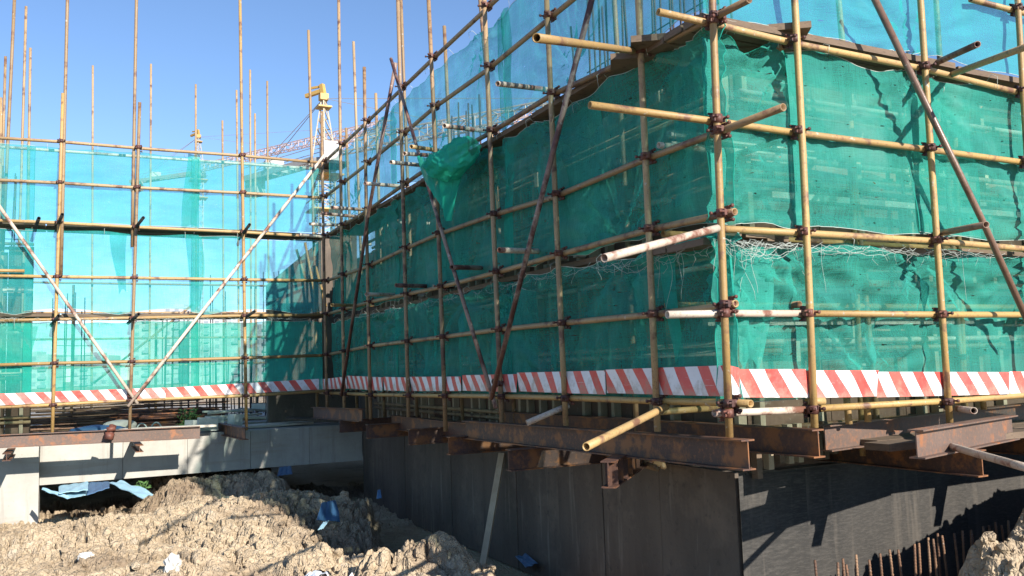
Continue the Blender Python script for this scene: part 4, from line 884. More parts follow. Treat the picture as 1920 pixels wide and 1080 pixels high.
# ------------------------------------------------------------------ red and white boards
GBD = 'red and white striped toe boards'
def board(label, bl, br, tl, tr, nrm, ph=0.0, warp=0.010):
    bl, br, tl, tr = map(Vector, (bl, br, tl, tr)); nr = Vector(nrm); n = 14; m_ = 4; V = []; UV = []; rg = random.Random(int(ph*1000)+int(abs(bl.x*57+bl.y*91)))
    a_, b_ = rg.uniform(-.008, .008), rg.uniform(-.008, .008); bl.z += a_; tl.z += a_; br.z += b_; tr.z += b_
    L = (br-bl).length; H = (tl-bl).length
    for side in (0, 1):
        for i in range(n+1):
            for j in range(m_+1):
                s, t = i/n, j/m_; p = bl.lerp(br, s).lerp(tl.lerp(tr, s), t)
                p = p+nr*(warp*math.sin(5*s+ph*9)*math.cos(2.2*t)+warp*0.5*math.sin(17*s+ph)+0.004*side)
                V.append(tuple(p)); UV.append((s*L+ph, t*H))
    st = (n+1)*(m_+1); idx = lambda sd, i, j: sd*st+i*(m_+1)+j; F = []
    for i in range(n):
        for j in range(m_):
            F.append((idx(0, i, j), idx(0, i+1, j), idx(0, i+1, j+1), idx(0, i, j+1))); F.append((idx(1, i, j), idx(1, i, j+1), idx(1, i+1, j+1), idx(1, i+1, j)))
        F.append((idx(0, i, 0), idx(1, i, 0), idx(1, i+1, 0), idx(0, i+1, 0))); F.append((idx(0, i, m_), idx(0, i+1, m_), idx(1, i+1, m_), idx(1, i, m_)))
    for j in range(m_):
        F.append((idx(0, 0, j), idx(0, 0, j+1), idx(1, 0, j+1), idx(1, 0, j))); F.append((idx(0, n, j), idx(1, n, j), idx(1, n, j+1), idx(0, n, j+1)))
    mb = MB().add(V, F); mb.uv = UV
    return tag(mb.build('toe_board', 'stripe'), label, 'striped board', GBD)
B = 0.026
board('striped board on the sunlit facade, right of the corner post', (0.089,0.026,0.034), (0.649,0.026,0.010), (0.101,0.026,0.207), (0.664,0.026,0.191), (0, 1, 0), 0.02)
board('striped board on the sunlit facade, between first upright and the seam', (0.654,0.026,0.010), (1.302,0.026,-0.007), (0.669,0.026,0.187), (1.319,0.026,0.169), (0, 1, 0), 0.31)
board('striped board on the sunlit facade, behind the braced upright', (1.307,0.026,-0.007), (2.697,0.026,-0.046), (1.324,0.026,0.165), (2.718,0.026,0.117), (0, 1, 0), 0.13)
board('striped board cut off by the right edge', (2.703,0.026,-0.050), (4.063,0.026,-0.093), (2.725,0.026,0.116), (4.089,0.026,0.067), (0, 1, 0), 0.2)
board('striped board beyond the right edge of the view', (4.05, B, 0.02), (6.0, B, 0.01), (4.05, B, 0.27), (6.0, B, 0.26), (0, 1, 0), 0.3)
board('narrow end of striped board folded round the corner', (0.018,-0.004,0.054), (0.071,-0.004,0.036), (0.017,-0.004,0.228), (0.083,-0.004,0.210), (0, 1, 0), 0.5, 0.002)
board('striped board on the shaded facade, left of the corner post', (0.026,1.415,0.045), (0.026,0.079,0.049), (0.026,1.402,0.221), (0.026,0.064,0.239), (1, 0, 0), 0.1)
board('striped board on the shaded facade, second from the corner post', (0.026,2.872,0.045), (0.026,1.423,0.045), (0.026,2.871,0.213), (0.026,1.409,0.225), (1, 0, 0), 0.2)
board('striped board on the shaded facade, at the feet of the crossing braces', (0.026,4.131,0.037), (0.026,2.883,0.045), (0.026,4.121,0.196), (0.026,2.872,0.208), (1, 0, 0), 0.03)
board('crumpled worn striped board on the shaded facade', (0.026,5.700,0.021), (0.026,4.159,0.037), (0.026,5.690,0.192), (0.026,4.150,0.185), (1, 0, 0), 0.17, 0.016)
board('striped board on the shaded facade, left of the crumpled one', (0.026,6.705,0.018), (0.026,5.718,0.021), (0.026,6.696,0.190), (0.026,5.709,0.186), (1, 0, 0), 0.27)
board('striped board on the shaded facade, right of the dark leaning brace', (0.026,8.387,0.032), (0.026,6.727,0.017), (0.026,8.378,0.220), (0.026,6.718,0.190), (1, 0, 0), 0.07)
board('striped board on the shaded facade, in the inner corner', (0.016,9.938,0.004), (0.016,8.380,0.033), (0.016,9.932,0.168), (0.016,8.372,0.212), (1, 0, 0), 0.35)
board('striped board on the far scaffold, right of the white brace foot', (-2.355,9.579,-0.026), (-0.092,9.579,0.003), (-2.356,9.579,0.122), (-0.090,9.579,0.171), (0, 1, 0), 0.11)
board('striped board on the far scaffold, behind the foot of the V braces', (-3.835,9.579,-0.029), (-2.363,9.579,-0.026), (-3.838,9.579,0.119), (-2.364,9.579,0.122), (0, 1, 0), 0.01)
board('striped board on the far scaffold, cut off by the left edge', (-5.006,9.579,-0.046), (-3.842,9.579,-0.029), (-5.010,9.579,0.123), (-3.844,9.579,0.119), (0, 1, 0), 0.21)

# ------------------------------------------------------------------ steel beams
GIB = 'rusty steel I-beams carrying the scaffold'
def ibeam(label, p, q, mat='ibeam', h=0.18, stiff=()):
    b = MB().ibeam(p, q, h)
    p_, q_ = Vector(p), Vector(q); d = (q_-p_)
    for s in stiff:
        c_ = p_+d*s-Vector((0, 0, h/2)); b.box(c_, (0.012, 0.088, h-0.024), Matrix.Rotation(math.atan2(d.y, d.x), 3, 'Z'))
    return tag(b.build('steel_beam', mat), label, 'steel beam', GIB)
ibeam('long rusty main beam under the shaded facade, ending at the corner post', (0, -0.14, -0.203), (-0.02, 3.95, -0.255))
ibeam('second rusty beam just inside the main one, ending at the first sunlit upright', (0.69, -0.02, -0.19), (0.69, 4.6, -0.22))
ibeam('short rusty beam under the inner corner', (-0.030,7.471,-0.235), (-0.030,10.188,-0.285))
ibeam('dark beam under the shaded facade between short and long beams', (0.30, 4.3, -0.33), (0.30, 7.2, -0.33))
ibeam('tilted rusty beam under the braced upright at right', (1.170,-0.358,-0.205), (2.708,0.030,-0.205), 'ibeam_grey')
ibeam('rusty beam with posts standing on it behind the sunlit facade', (1.083,0.304,-0.200), (4.513,0.882,-0.200), 'ibeam_grey')
for i, (y, xe, lb) in enumerate([(1.0, -0.30, 'cantilever beam with stiffener plates jutting under the main beam near the corner'), (2.45, -0.30, 'cantilever beam end with a glowing lower flange, second from the corner'),
                             (3.95, -0.22, 'cantilever beam end under the shaded facade, third from the corner'), (5.3, -0.15, 'cantilever beam end under the shaded facade, fourth from the corner'), (6.9, -0.15, 'cantilever beam end under the shaded facade, fifth from the corner'), (8.3, -0.12, 'cantilever beam end deepest in the inner corner')]):
    zt = [-0.385, -0.42, -0.405, -0.40, -0.42, -0.42][i]
    if i == 0: ibeam(lb, (-0.34, 0.86, zt), (1.25, 2.45, zt), stiff=(0.05, 0.13, 0.21, 0.29))
    else: ibeam(lb, (xe, y, zt), (1.10, y, zt))
for i, (x, lb) in enumerate([(1.9, 'dark cantilever beam under the tilted beam at right'), (3.3, 'dark cantilever beam at the far right')]):
    ibeam(lb, (x, -0.28, -0.385), (x, 1.8, -0.385))
o = ibeam('long grey web beam on which the far scaffold stands', (-5.172,9.553,-0.420), (-1.883,9.553,-0.463), 'ibeam_grey')
ibeam('dark short beam pointing outward under the tall yellow far upright', (-1.30, 9.15, -0.50), (-1.42, 11.0, -0.50))
ibeam('cantilever beam under the far main beam, below the V braces', (-2.72, 9.3, -0.67), (-2.72, 10.5, -0.67), h=0.10)
ibeam('cantilever beam under the far main beam at the left edge', (-4.35, 9.3, -0.67), (-4.35, 10.5, -0.67), h=0.10)

for i, p in enumerate([(1.259,0.244,-0.200), (1.495,0.285,-0.200), (3.117,0.527,-0.200)]):
    pipe('short_post', [p, (p[0]-0.01, p[1], 0.05)], 'yellow', 'short yellow post standing on the rear beam at right, '+ORD[i]+' from the corner', 'scaffold pole', 'short posts on the rear beam')

e = empty('shadow_planks', 'added dark planks on the cantilever beams, shading the felt wall below the sunlit facade', 'plank deck', None, (3.0, 0.3, -0.38))  # planks added to throw the dark shadow band onto the felt wall
for i, yy in enumerate((0.10, 0.33, 0.56)):
    MB().box((0.15*i, yy-0.3, 0.026+0.002*i), (3.3, 0.215, 0.048)).build('plank', 'plank', e)

# footing with starter bars in front of the sunlit wall
e = empty('footing', 'row of rusty starter bars standing in the trench before the felt wall', 'starter bars', loc=(2.4, 0.4, -1.95))
MB().box((0.6, 0.05, 0.09), (5.0, 0.7, 0.20)).build('footing_slab', 'slab', e)
def rebar_mesh(h, bend):
    b = MB(); pts = [(bend*(k/6)**2, 0.3*bend*(k/6), h*k/6) for k in range(7)]; b.tube(pts, 0.0085, 7)
    z = 0.25
    while z < h-0.02: # ribs
        k = z/h; b.tube([(bend*k*k, 0.3*bend*k, z), (bend*k*k, 0.3*bend*k, z+0.006)], 0.0105, 7); z += 0.022
    return b
rg = random.Random(9)
tops = [(0.928,0.300,-1.088), (1.083,0.300,-1.125), (1.141,0.300,-1.100), (1.268,0.300,-1.163), (1.310,0.300,-1.103), (1.400,0.300,-1.139), (1.567,0.300,-1.127), (1.682,0.300,-1.111), (1.726,0.300,-1.109), (1.884,0.300,-1.101), (1.946,0.300,-1.101), (2.030,0.300,-1.069), (2.075,0.300,-1.074), (2.165,0.300,-1.057), (2.217,0.300,-1.067), (2.331,0.300,-1.064), (2.398,0.300,-1.060), (2.482,0.300,-1.065), (2.599,0.300,-1.074), (2.664,0.300,-1.053), (2.775,0.300,-1.029), (2.809,0.300,-1.065), (2.925,0.300,-1.073), (2.973,0.300,-1.050), (3.090,0.300,-1.066), (3.123,0.300,-1.119)]
for (x, y, z) in tops:
    y2 = y+rg.uniform(-.04, .04); b = rebar_mesh(z+1.78, rg.uniform(-.05, .03)); o = b.build('rebar', 'rebar', e); o.location = (x-2.4, y2-0.4, 0.17)

# ------------------------------------------------------------------ things on the slab behind the far beam and on the soil
SZ = -0.635
def slab_at(x, y): return (x, y, SZ)
def rods(label, c_, ux, L, n, spread, r, mat, seed, name='rebar_bundle', cat='rebar bundle'):
    rg = random.Random(seed); mb = MB(); ux = Vector(ux).normalized(); sd_ = Vector((-ux.y, ux.x, 0)); c_ = Vector(c_)
    for k in range(n):
        o_ = c_+sd_*rg.gauss(0, spread)+Vector((0, 0, abs(rg.gauss(0, spread*0.75))+r)); l = L*rg.uniform(.7, 1.1); d = (ux+sd_*rg.uniform(-.06, .06)).normalized(); s = rg.uniform(-.2, .2)*L
        mb.tube([o_+d*(s-l/2), o_+d*s+Vector((0, 0, rg.uniform(-.02, .02))), o_+d*(s+l/2)], r, 6)
    return tag(mb.build(name, mat), label, cat, None)
rods('tangled heap of rusty rebar on the slab under the V braces', (-3.2, 13.6, SZ), (1, 0.15, 0), 2.6, 90, 0.28, 0.010, 'rebar', 1)
rods('dark heap of rebar lying right of the V brace foot', (-1.95, 13.0, SZ), (1, -0.2, 0), 1.5, 110, 0.25, 0.010, 'ibeam', 2)
rods('stack of pale timbers lying behind the tall yellow upright', (-1.05, 12.2, SZ), (1, 0.3, 0), 1.0, 22, 0.14, 0.022, 'palewood', 3, 'timber_stack', 'timber')
rods('pile of steel pipes stored behind the shaded bottom rail', (1.0, 3.0, -0.62), (0.25, 1, 0), 2.4, 16, 0.10, 0.024, 'brown', 4, 'pipe_pile', 'pipes')
rods('second pile of pipes behind the shaded bottom rail, deeper in', (0.95, 6.3, -0.62), (0.2, 1, 0), 2.4, 16, 0.10, 0.024, 'brown', 5, 'pipe_pile', 'pipes')
def boxy(name, label, cat, c_, d, rot, mat, group=None):
    return tag(MB().box(c_, d, Matrix.Rotation(rot[2], 3, 'Z') @ Matrix.Rotation(rot[0], 3, 'X') @ Matrix.Rotation(rot[1], 3, 'Y')).build(name, mat), label, cat, group)
GSB = 'grey boards lying on the slab in the inner corner'
for i, (x, y, L, a, t, lb) in enumerate([(-0.75, 11.2, 1.9, 0.15, 0.0, 'long grey board nearest the beam edge'), (-0.55, 11.75, 2.2, 0.28, 0.03, 'long grey board behind the nearest one'), (-0.2, 12.2, 1.9, 0.05, 0.07, 'grey board lying crosswise farther back'), (0.15, 11.0, 0.9, -0.3, 0.06, 'short tilted dark board near the inner corner'), (-0.1, 12.8, 1.4, 0.4, 0.16, 'grey board topmost on the heap')]):
    boxy('board', lb, 'board', (x, y, SZ+0.04+t), (L, 0.32, 0.035), (0.05, 0.03*i, a), ['palewood', 'slab', 'palewood', 'wall_dark', 'slab'][i], GSB)
for i in range(5):
    boxy('block', ['white block on the beam end', 'white block behind the first', 'pale slab piece leaning by the short dark beam', 'pale rubble block by the plant', 'grey block near the inner corner'][i], 'concrete block', [(-1.62, 10.75, -0.50), (-1.45, 11.2, -0.52), (-1.15, 11.0, -0.50), (-1.75, 11.5, -0.54), (-0.2, 13.2, -0.35)][i], [(0.30, 0.2, 0.2), (0.24, 0.2, 0.22), (0.16, 0.2, 0.26), (0.2, 0.2, 0.16), (0.6, 0.3, 0.12)][i], (0, 0.05, 0.2*i), 'rock', 'pale blocks on the slab')
boxy('board', 'long white board lying on top of the far main beam', 'board', (-2.35, 10.35, -0.50), (1.6, 0.25, 0.03), (0, 0.01, 0.03), 'palewood', GSB)
for i, x in enumerate((-3.55, -3.15, -2.7, -2.0, -4.3)):
    boxy('timber', ['short timber piece on the slab, leftmost by far upright', 'short timber piece on the slab, second from the left', 'tan timber on the slab under the V braces', 'tan timber right of the V brace foot', 'timber piece at the left edge of the slab'][i], 'timber', (x, 11.3+0.2*(i % 3), SZ+0.05), (0.75, 0.09, 0.09), (0, 0, 0.3*i-0.4), 'batten', 'timber pieces on the far slab')
def sack(label, c_, s, mat, seed, name='sack', cat='sack'):
    rg = random.Random(seed); b = bmesh.new(); bmesh.ops.create_icosphere(b, subdivisions=3, radius=1.0); V = []
    W = wave(seed, 6, 1.5, 6)
    for v in b.verts:
        p = v.co; n_ = sum(a*math.sin(f*p.x+ph)*math.cos(f*p.y*0.8+ph*2+f*p.z*0.6) for f, ph, a in W)/6
        k = 1+(0.42*n_ if cat != 'rock' else 0.9*n_+rg.uniform(-.16, .16)); V.append((c_[0]+p.x*s[0]*k, c_[1]+p.y*s[1]*k, c_[2]+p.z*s[2]*k))
    F = [tuple(v.index for v in f.verts) for f in b.faces]; b.free()
    return tag(MB().add(V, F, cat != 'rock').build(name, mat), label, cat)
sack('pale crumpled sack on the slab right of the V brace foot', (-2.85, 12.2, SZ+0.10), (0.28, 0.18, 0.12), 'sack', 1)
sack('dark plastic bundle lying on the slab under the V braces', (-3.2, 11.6, SZ+0.10), (0.42, 0.2, 0.07), 'dark_blue', 2, 'plastic_bundle', 'plastic')
def arch(label, c_):
    mb = MB(); pts = [(c_[0]+0.09*math.cos(a), c_[1], c_[2]+0.16*math.sin(a)) for a in [math.pi*k/10 for k in range(11)]]
    mb.tube(pts, 0.012, 6); return tag(mb.build('wire_hoop', 'rope'), label, 'hoop', 'white hoops on the slab')
arch('white hoop on the slab, left of the pair', (-2.55, 11.6, SZ)); arch('white hoop on the slab, right of the pair', (-2.32, 11.7, SZ))
# plants
def plant(label, c_, r, n, seed, hgt):
    rg = random.Random(seed); mb = MB()
    for k in range(n):
        a = rg.uniform(0, 6.28); rr = r*math.sqrt(rg.random()); z = hgt*rg.random(); s = rg.uniform(.018, .05)
        p = Vector((c_[0]+rr*math.cos(a), c_[1]+rr*math.sin(a), c_[2]+z)); d = Vector((rg.uniform(-1, 1), rg.uniform(-1, 1), rg.uniform(-.3, 1))).normalized(); t = d.orthogonal().normalized()
        q = d.cross(t); mb.add([p, p+d*s+t*s*0.35, p+d*s*2, p+d*s-t*s*0.35], [(0, 1, 2, 3)])
    e = empty('weed', label, 'plant', 'weeds', c_)
    mb.v = [(v[0]-c_[0], v[1]-c_[1], v[2]-c_[2]) for v in mb.v]; mb.build('leaves', 'leaf', e)
    st = MB()
    for k in range(6): a = k; st.tube([(0, 0, 0), (r*.4*math.cos(a), r*.4*math.sin(a), hgt*0.8)], 0.005, 4)
    st.build('stem', 'leaf', e)
plant('leafy weed on the slab left of the tall yellow upright', (-1.75, 12.3, SZ), 0.16, 170, 1, 0.32)
plant('small weed growing under the beam beside the blue sheet', (-2.66, 9.95, -1.42), 0.10, 70, 2, 0.15)
# blue sheets under the far beam
GBS = 'light blue sheets half buried under the far beam'
def sheet(label, cs, mat, th=0.03, name='blue_sheet', cat='sheet', group=None, ribs=0):
    a, b, c_, d = map(Vector, cs); n = (b-a).cross(d-a).normalized()*th; V = []; gx, gy = 12, 8; L = (b-a).length
    W = wave(int(abs(a.x*731+a.y*91)), 5, 3, 12)
    for sd_ in (0, 1):
        for i in range(gx+1):
            for j in range(gy+1):
                u, v = i/gx, j/gy; p = a.lerp(b, u).lerp(d.lerp(c_, u), v)
                q = sum(A*math.sin(f*u*1.3+ph)*math.cos(f*v*0.9+ph*2) for f, ph, A in W)/5*0.05*min(1, L)+0.006*abs(math.sin(u*math.pi*3))
                V.append(p+n.normalized()*q-n*sd_*0.3)
    st = (gx+1)*(gy+1); ix = lambda sd_, i, j: sd_*st+i*(gy+1)+j; F = []
    for i in range(gx):
        for j in range(gy): F += [(ix(0, i, j), ix(0, i+1, j), ix(0, i+1, j+1), ix(0, i, j+1)), (ix(1, i, j), ix(1, i, j+1), ix(1, i+1, j+1), ix(1, i+1, j))]
        F += [(ix(0, i, 0), ix(1, i, 0), ix(1, i+1, 0), ix(0, i+1, 0)), (ix(0, i, gy), ix(0, i+1, gy), ix(1, i+1, gy), ix(1, i, gy))]
    for j in range(gy): F += [(ix(0, 0, j), ix(0, 0, j+1), ix(1, 0, j+1), ix(1, 0, j)), (ix(0, gx, j), ix(1, gx, j), ix(1, gx, j+1), ix(0, gx, j+1))]
    mb = MB().add(V, F)
    for k in range(ribs):
        s = (k+1)/(ribs+1); p = a.lerp(b, s)+n*0.3; q = d.lerp(c_, s)+n*0.3; mb.bar(p, q, 0.02, 0.012, n.normalized())
    return tag(mb.build(name, mat), label, cat, group)
sheet('flat light blue sheet in the hollow beside the pillar', [(-3.725,9.200,-1.236), (-3.371,9.200,-1.219), (-3.363,9.900,-1.183), (-3.736,9.900,-1.218)], 'blue_sheet', group=GBS)
sheet('light blue sheet lying in sun, left half of the bent pair', [(-3.609,9.100,-1.299), (-3.382,9.300,-1.301), (-3.355,10.000,-1.210), (-3.723,9.900,-1.212)], 'blue_sheet', group=GBS)
sheet('light blue sheet in sun sloping right onto the soil', [(-3.095,9.600,-1.191), (-2.712,8.700,-1.336), (-2.564,8.900,-1.309), (-2.923,9.900,-1.206)], 'blue_sheet', group=GBS)
sheet('blue sheet coloured dark as shade between the two sunlit ones', [(-3.386,9.000,-1.266), (-3.111,9.100,-1.202), (-3.085,9.900,-1.207), (-3.355,10.000,-1.210)], 'dark_blue', group=GBS)  # shade put into the colour: dark blue among the light sheets
sheet('thin blue edge strip against the pillar', [(-3.937,9.500,-1.201), (-3.615,9.100,-1.305), (-3.597,9.150,-1.278), (-3.927,9.600,-1.184)], 'blue_sheet', group=GBS)
GDB = 'dark blue panels in the trench'
sheet('dark blue panel standing in the trench', [(-1.126,5.628,-1.359), (-0.810,5.813,-1.437), (-0.776,6.113,-1.236), (-0.999,5.886,-1.211)], 'dark_blue', name='tin_sheet', cat='sheet', group=GDB)
sheet('small bright blue panel lying at the foot of the standing one', [(-1.266,5.023,-1.358), (-1.191,5.098,-1.361), (-1.031,5.466,-1.352), (-1.119,5.399,-1.356)], 'blue_sheet', name='tin_sheet', cat='sheet', group=GDB)
sheet('dark blue panel under the beam near the inner corner', [(-0.684,9.903,-1.322), (-0.474,9.794,-1.296), (-0.401,10.199,-1.220), (-0.571,10.286,-1.232)], 'dark_blue', name='tin_sheet', cat='sheet', group=GDB)
sheet('blue scrap lying at the base of the dark wall', [(1.028,5.181,-1.860), (0.758,4.258,-1.860), (0.791,4.040,-1.780), (1.044,5.055,-1.780)], 'dark_blue', name='tin_sheet', cat='sheet', group=GDB)
sheet('blue rag hanging low on the dark wall', [(-0.098,6.682,-1.349), (-0.037,6.650,-1.344), (-0.025,6.747,-1.249), (-0.056,6.763,-1.254)], 'dark_blue', name='tin_sheet', cat='sheet', group=GDB)
# plastic film in the foreground
def film(label, c_, ang, L, W_, mat, seed, group):
    V = []; n, m_ = 26, 12; cs, sn = math.cos(ang), math.sin(ang); W = wave(seed, 6, 4, 16)
    X = []; Y = []
    for i in range(n+1):
        for j in range(m_+1):
            a, b = (i/n-.5)*L, (j/m_-.5)*W_*(0.6+0.4*math.sin(3*i/n+seed)); X.append(c_[0]+a*cs-b*sn); Y.append(c_[1]+a*sn+b*cs)
    H = soil_h(X, Y)
    for k, (x, y) in enumerate(zip(X, Y)):
        n_ = sum(a*math.sin(f*x*1.6+ph)*math.cos(f*y*1.3+ph) for f, ph, a in W)/6; V.append((x, y, H[k]*0.6+c_[2]*0.4+0.03+0.06*n_))
    F = [(i*(m_+1)+j, (i+1)*(m_+1)+j, (i+1)*(m_+1)+j+1, i*(m_+1)+j+1) for i in range(n) for j in range(m_)]
    return tag(MB().add(V, F, True).build('plastic_film', mat), label, 'plastic film', group)
GPF = 'scraps of plastic film on the soil'
def sp(x, y): return (x, y, float(soil_h([x], [y], False)[0]))
film('white plastic scrap on the soil, left of the black one', sp(*(-1.853,3.571,-1.360)[:2]), -0.5, 0.34, 0.10, 'plastic_white', 1, GPF)
film('longer white plastic scrap right of the black one', sp(*(-1.553,3.402,-1.340)[:2]), 0.15, 0.42, 0.10, 'plastic_white', 2, GPF)
film('black plastic scrap crumpled between the white ones', sp(*(-1.703,3.467,-1.360)[:2]), 0.3, 0.34, 0.14, 'plastic_black', 3, GPF)
film('small white plastic scrap on a lump near the trench', sp(*(-1.223,2.951,-1.300)[:2]), 1.2, 0.16, 0.07, 'plastic_white', 4, GPF)
film('black plastic lying in the trench below the leaning plank', sp(0.35, 4.0), 0.6, 0.7, 0.4, 'plastic_black', 5, GPF)
x, y, _ = (-2.747,4.406,-1.400)
sack('white lump of plaster lying on the soil in front', (x, y, float(soil_h([x], [y])[0])+0.04), (0.075, 0.075, 0.10), 'rock', 6, 'plaster_lump', 'rock')
x, y, _ = (-3.427,5.428,-1.400)
sack('small white stone on the soil at lower left', (x, y, float(soil_h([x], [y])[0])+0.03), (0.07, 0.06, 0.055), 'rock', 7, 'white_stone', 'rock')
# leaning plank
tag(MB().bar((0.436,4.646,-1.880), (0.860,4.960,-0.720), 0.075, 0.03, (-0.8, -0.6, 0)).build('leaning_plank', 'batten'), 'long thin plank leaning against the dark basement wall', 'plank')
# rusty pipe clamp lump on the far main beam
mb = MB(); mb.tube([(-3.120,9.453,-0.559), (-3.058,9.533,-0.387)], 0.05, 10); mb.tube([(-3.143,9.433,-0.437), (-3.033,9.433,-0.422)], 0.035, 8); mb.tube([(-3.121,9.433,-0.573), (-3.100,9.453,-0.486)], 0.065, 8)
tag(mb.build('rusty_jack', 'coupler'), 'rusty jack strapped to the far main beam left of the V braces', 'jack')

# timber battens under the beams at the right corner
e = empty('batten_row', 'short pale battens standing under the beams right of the corner post', 'battens', loc=(1.0, 0.9, -0.62))
rg = random.Random(4)
for k in range(13):
    MB().box((0, 0, 0), (0.05, 0.06, rg.choice([0.40, 0.3, 0.2]))).build('batten', 'batten' if k in (1, 3, 4) else 'plank', e).location = (0.05+k*0.12+rg.uniform(-.03, .03), 0.05+rg.uniform(-.02, .05), 0.21+rg.uniform(-.04, .03))

# ------------------------------------------------------------------ tower cranes
def lattice(mb, p, q, wv, wu, n, r):
    """square truss from p to q; wv, wu half-width vectors"""
    p, q, a, b = Vector(p), Vector(q), Vector(wv), Vector(wu); c4 = [a+b, a-b, -a-b, -a+b]
    for c_ in c4: mb.bar(p+c_, q+c_, r, r)
    for k in range(n):
        s, t = p.lerp(q, k/n), p.lerp(q, (k+1)/n)
        for i in range(4):
            c1, c2 = c4[i], c4[(i+1) % 4]
            mb.bar(s+c1, s+c2, r*0.7, r*0.7); mb.bar(s+(c1 if k % 2 else c2), t+(c2 if k % 2 else c1), r*0.7, r*0.7)
def crane(label, base, top_z, sc, jib_dir, jib_len, cj_dir, cj_len, jz, apex_h, mast='crane_pale', cab=True):
    e = empty('tower_crane', label, 'crane', 'tower cranes', base); s = sc
    m1 = MB(); lattice(m1, (0, 0, 0), (0, 0, top_z), (0.8*s, 0, 0), (0, 0.8*s, 0), 28, 0.10*s); m1.build('mast', mast, e)
    for dz in (0.7, 4.0):
        pf = MB(); pf.box((0, 0, top_z-dz*s), (3.0*s, 3.0*s, 0.14*s))
        for x in (-1.4, 1.4): pf.bar((x*s, -1.4*s, top_z-dz*s+0.9*s), (x*s, 1.4*s, top_z-dz*s+0.9*s), 0.07*s, 0.07*s)
        pf.build('platform', 'crane_yellow', e)
    b = MB(); b.tube([(0, 0, top_z+0.003), (0, 0, top_z+0.9*s)], 1.3*s, 16); b.build('slewing_ring', 'crane_grey', e)
    tp = MB(); J = Vector(jib_dir).normalized(); sd_ = Vector((-J.y, J.x, 0)); z0 = top_z+0.9*s
    A = Vector((0, 0, z0+apex_h))
    for i in (-1, 1):
        for k in (-1, 1): tp.bar(Vector((0, 0, z0))+sd_*i*0.8*s+J*k*0.8*s, A+sd_*i*0.16*s+J*k*0.12*s, 0.11*s, 0.11*s)
    for k in range(1, 6):
        f = 1-k/6.5; z = z0+apex_h*k/6
        for i in (-1, 1):
            tp.bar(Vector((0, 0, z))+(sd_*i-J)*0.75*s*f, Vector((0, 0, z))+(sd_*i+J)*0.75*s*f, 0.06*s, 0.06*s); tp.bar(Vector((0, 0, z))+(sd_-J*i)*0.75*s*f, Vector((0, 0, z+apex_h/6))+(-sd_-J*i)*0.75*s*f*0.85, 0.09*s, 0.09*s)
    tp.build('tower_head', 'crane_pale' if cab else 'crane_grey', e)
    hd = MB(); hd.box(A+Vector((0, 0, 0.1*s)), (0.8*s, 0.8*s, 0.6*s)); hd.bar(A+Vector((0, 0, 0.4*s)), A+J*-0.2*s+Vector((0, 0, 1.4*s)), 0.4*s, 0.4*s); hd.bar(A+Vector((0, 0, 0.8*s)), A-J*2.2*s+Vector((0, 0, 0.6*s)), 0.35*s, 0.35*s); hd.bar(A+Vector((0, 0, 1.2*s)), A-J*1.8*s+Vector((0, 0, 1.3*s)), 0.2*s, 0.2*s)
    hd.box(A-Vector((0, 0, 0.9*s)), (1.3*s, 1.3*s, 0.14*s)); hd.build('apex', 'crane_yellow', e)
    jb = MB(); jp = Vector((0, 0, z0+jz)); jq = jp+Vector(jib_dir).normalized()*jib_len
    lattice(jb, jp+J*0.8*s, jq, sd_*0.55*s, Vector((0, 0, 0.55*s)), int(jib_len/(1.6*s)), 0.11*s); jb.build('jib', 'crane_red_hazed', e)
    cb = MB(); Cd = Vector(cj_dir).normalized(); cq = jp-Vector((0, 0, 0.8*s))+Cd*cj_len; csd = Vector((-Cd.y, Cd.x, 0))
    cp = jp-Vector((0, 0, 0.8*s))+Cd*0.9*s
    for i in (-1, 1): cb.bar(cp+csd*i*0.7*s, cq+csd*i*0.7*s, 0.2*s, 0.55*s)
    for k in range(9): q = cp.lerp(cq, k/8); cb.bar(q-csd*0.6*s, q+csd*0.6*s, 0.15*s, 0.3*s)
    for i in (-1, 1): cb.bar(cp+csd*i*0.75*s+Vector((0, 0, 1.1*s)), cq+csd*i*0.75*s+Vector((0, 0, 1.1*s)), 0.06*s, 0.06*s)
    cb.build('counter_jib', 'crane_grey', e)
    cw = MB()
    for k in range(3): cw.box(cq-Cd*(0.4+k*0.75)*s-Vector((0, 0, 0.8*s)), (1.0*s, 0.66*s, 2.2*s), Matrix.Rotation(math.atan2(Cd.y, Cd.x)+math.pi/2, 3, 'Z'))
    cw.build('counterweight', 'crane_grey', e)
    wh = MB(); wh.box(cp.lerp(cq, 0.62)+Vector((0, 0, 0.75*s)), (1.8*s, 1.2*s, 0.95*s)); wh.build('winch_house', 'crane_grey', e)
    cbm = MB()
    for f in (0.45, 0.85): cbm.bar(A, jp.lerp(jq, f)+Vector((0, 0, 0.55*s)), 0.045*s, 0.045*s)
    for i in (-1, 1): cbm.bar(A, cq+csd*i*0.5*s-Cd*1.0*s, 0.05*s, 0.05*s)
    cbm.build('tie_rope', 'crane_grey', e)
    if cab:
        c0 = Vector((0, 0, z0))+Vector((0.2*s, -1.6*s, 0.35*s)); cc = MB(); cc.box(c0, (1.7*s, 1.7*s, 1.8*s)); co = cc.build('cab', 'crane_white', e)
        MB().box((c0.x-0.45*s, c0.y-0.86*s, c0.z+0.3*s), (0.75*s, 0.05*s, 0.75*s)).build('window', 'glass_far', co)
        MB().box((c0.x+0.55*s, c0.y-0.86*s, c0.z+0.3*s), (0.65*s, 0.05*s, 0.75*s)).build('window', 'glass_far', co)
        MB().box((c0.x, c0.y-0.3*s, c0.z-1.25*s), (2.6*s, 2.6*s, 0.25*s)).build('cab_floor', 'black', co)
    return e
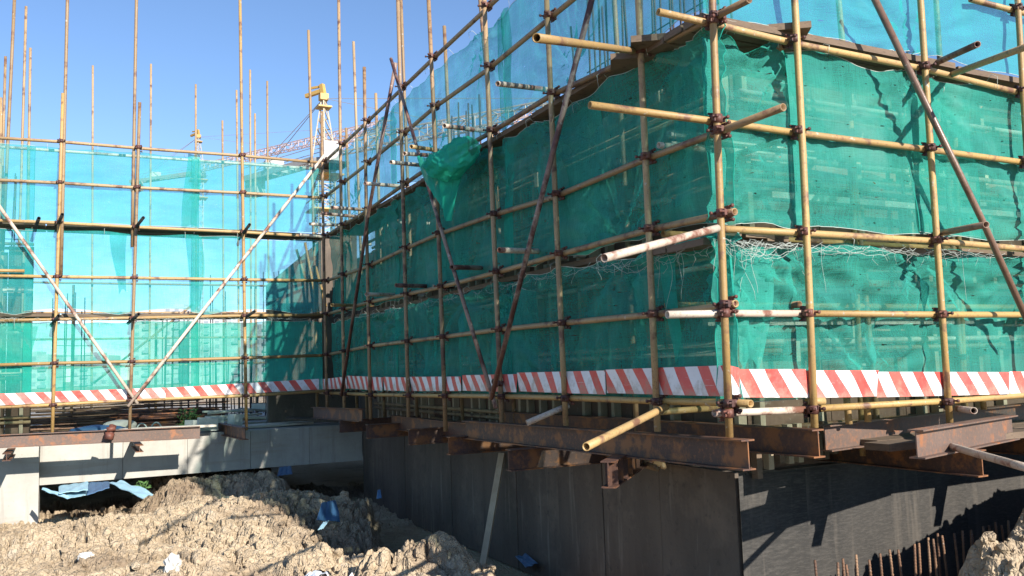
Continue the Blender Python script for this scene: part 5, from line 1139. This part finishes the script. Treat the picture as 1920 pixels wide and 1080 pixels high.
# positions: on the real bearing of each crane, at crane distances
A0 = Vector((17.268,75.566,20.428)); B0 = Vector((15.026,151.670,35.789))
crane('big tower crane with white cab and yellow top behind the inner corner', (A0.x, A0.y, -2), A0.z+2-0.9, 1.0, (0.57, -0.82, 0), 30, (-0.40, 0.92, 0.0), 12.5, 0.9, 6.0)
crane('smaller far tower crane with yellow head behind the far net', (B0.x, B0.y, -2), B0.z+2-0.9, 0.95, (0.5, -0.87, 0), 44, (-0.66, 0.75, 0), 15.0, 0.6, 6.2, 'crane_grey', False)

# ------------------------------------------------------------------ far housing blocks
GH = 'far apartment blocks beyond the site'
def block(label, x, y, wd, dp, st, ang, seed):
    e = empty('apartment_block', label, 'building', GH, (x, y, -2)); e.rotation_euler.z = ang; h = st*2.9
    MB().box((0, 0, h/2), (wd, dp, h)).build('wall', 'block_far', e); MB().box((0, 0, h+0.6), (wd*0.4, dp*0.6, 1.2)).build('roof_house', 'block_far', e)
    wn_ = MB()
    for k in range(st):
        n = int(wd/3.2)
        for i in range(n):
            if (i*7+k*3+seed) % 11 == 0: continue
            if i % 3 == 1: wn_.box((-wd/2+(i+0.5)*wd/n, -dp/2-0.5, k*2.9+0.75), (2.4, 1.0, 1.0))
            wn_.box((-wd/2+(i+0.5)*wd/n, -dp/2-0.03, k*2.9+1.6), (1.5, 0.1, 1.4))
    o = wn_.build('windows', 'glass_far', e); o['kind'] = 'stuff'
H = [(22.525,353.765,4.279), (32.538,348.726,3.936), (41.154,333.148,3.492), (54.265,349.037,3.341), (68.589,364.314,3.148), (84.127,378.981,2.913), (3.409,363.384,4.933), (-17.085,339.968,5.188)]
hl = ['far apartment block behind the V braces, leftmost of the row', 'far apartment block second in the row right of the V foot', 'far apartment block below the smaller crane', 'far apartment block left of the tall yellow upright', 'far apartment block right of the tall yellow upright', 'far apartment block near the inner corner', 'low far apartment block between the two left uprights', 'low far apartment block at the left edge']
for i, p in enumerate(H):
    block(hl[i], p[0], p[1], [11, 10, 12, 10, 11, 10, 14, 16][i], 11, [9, 10, 9, 8, 8, 7, 4, 4][i], -0.42, i)
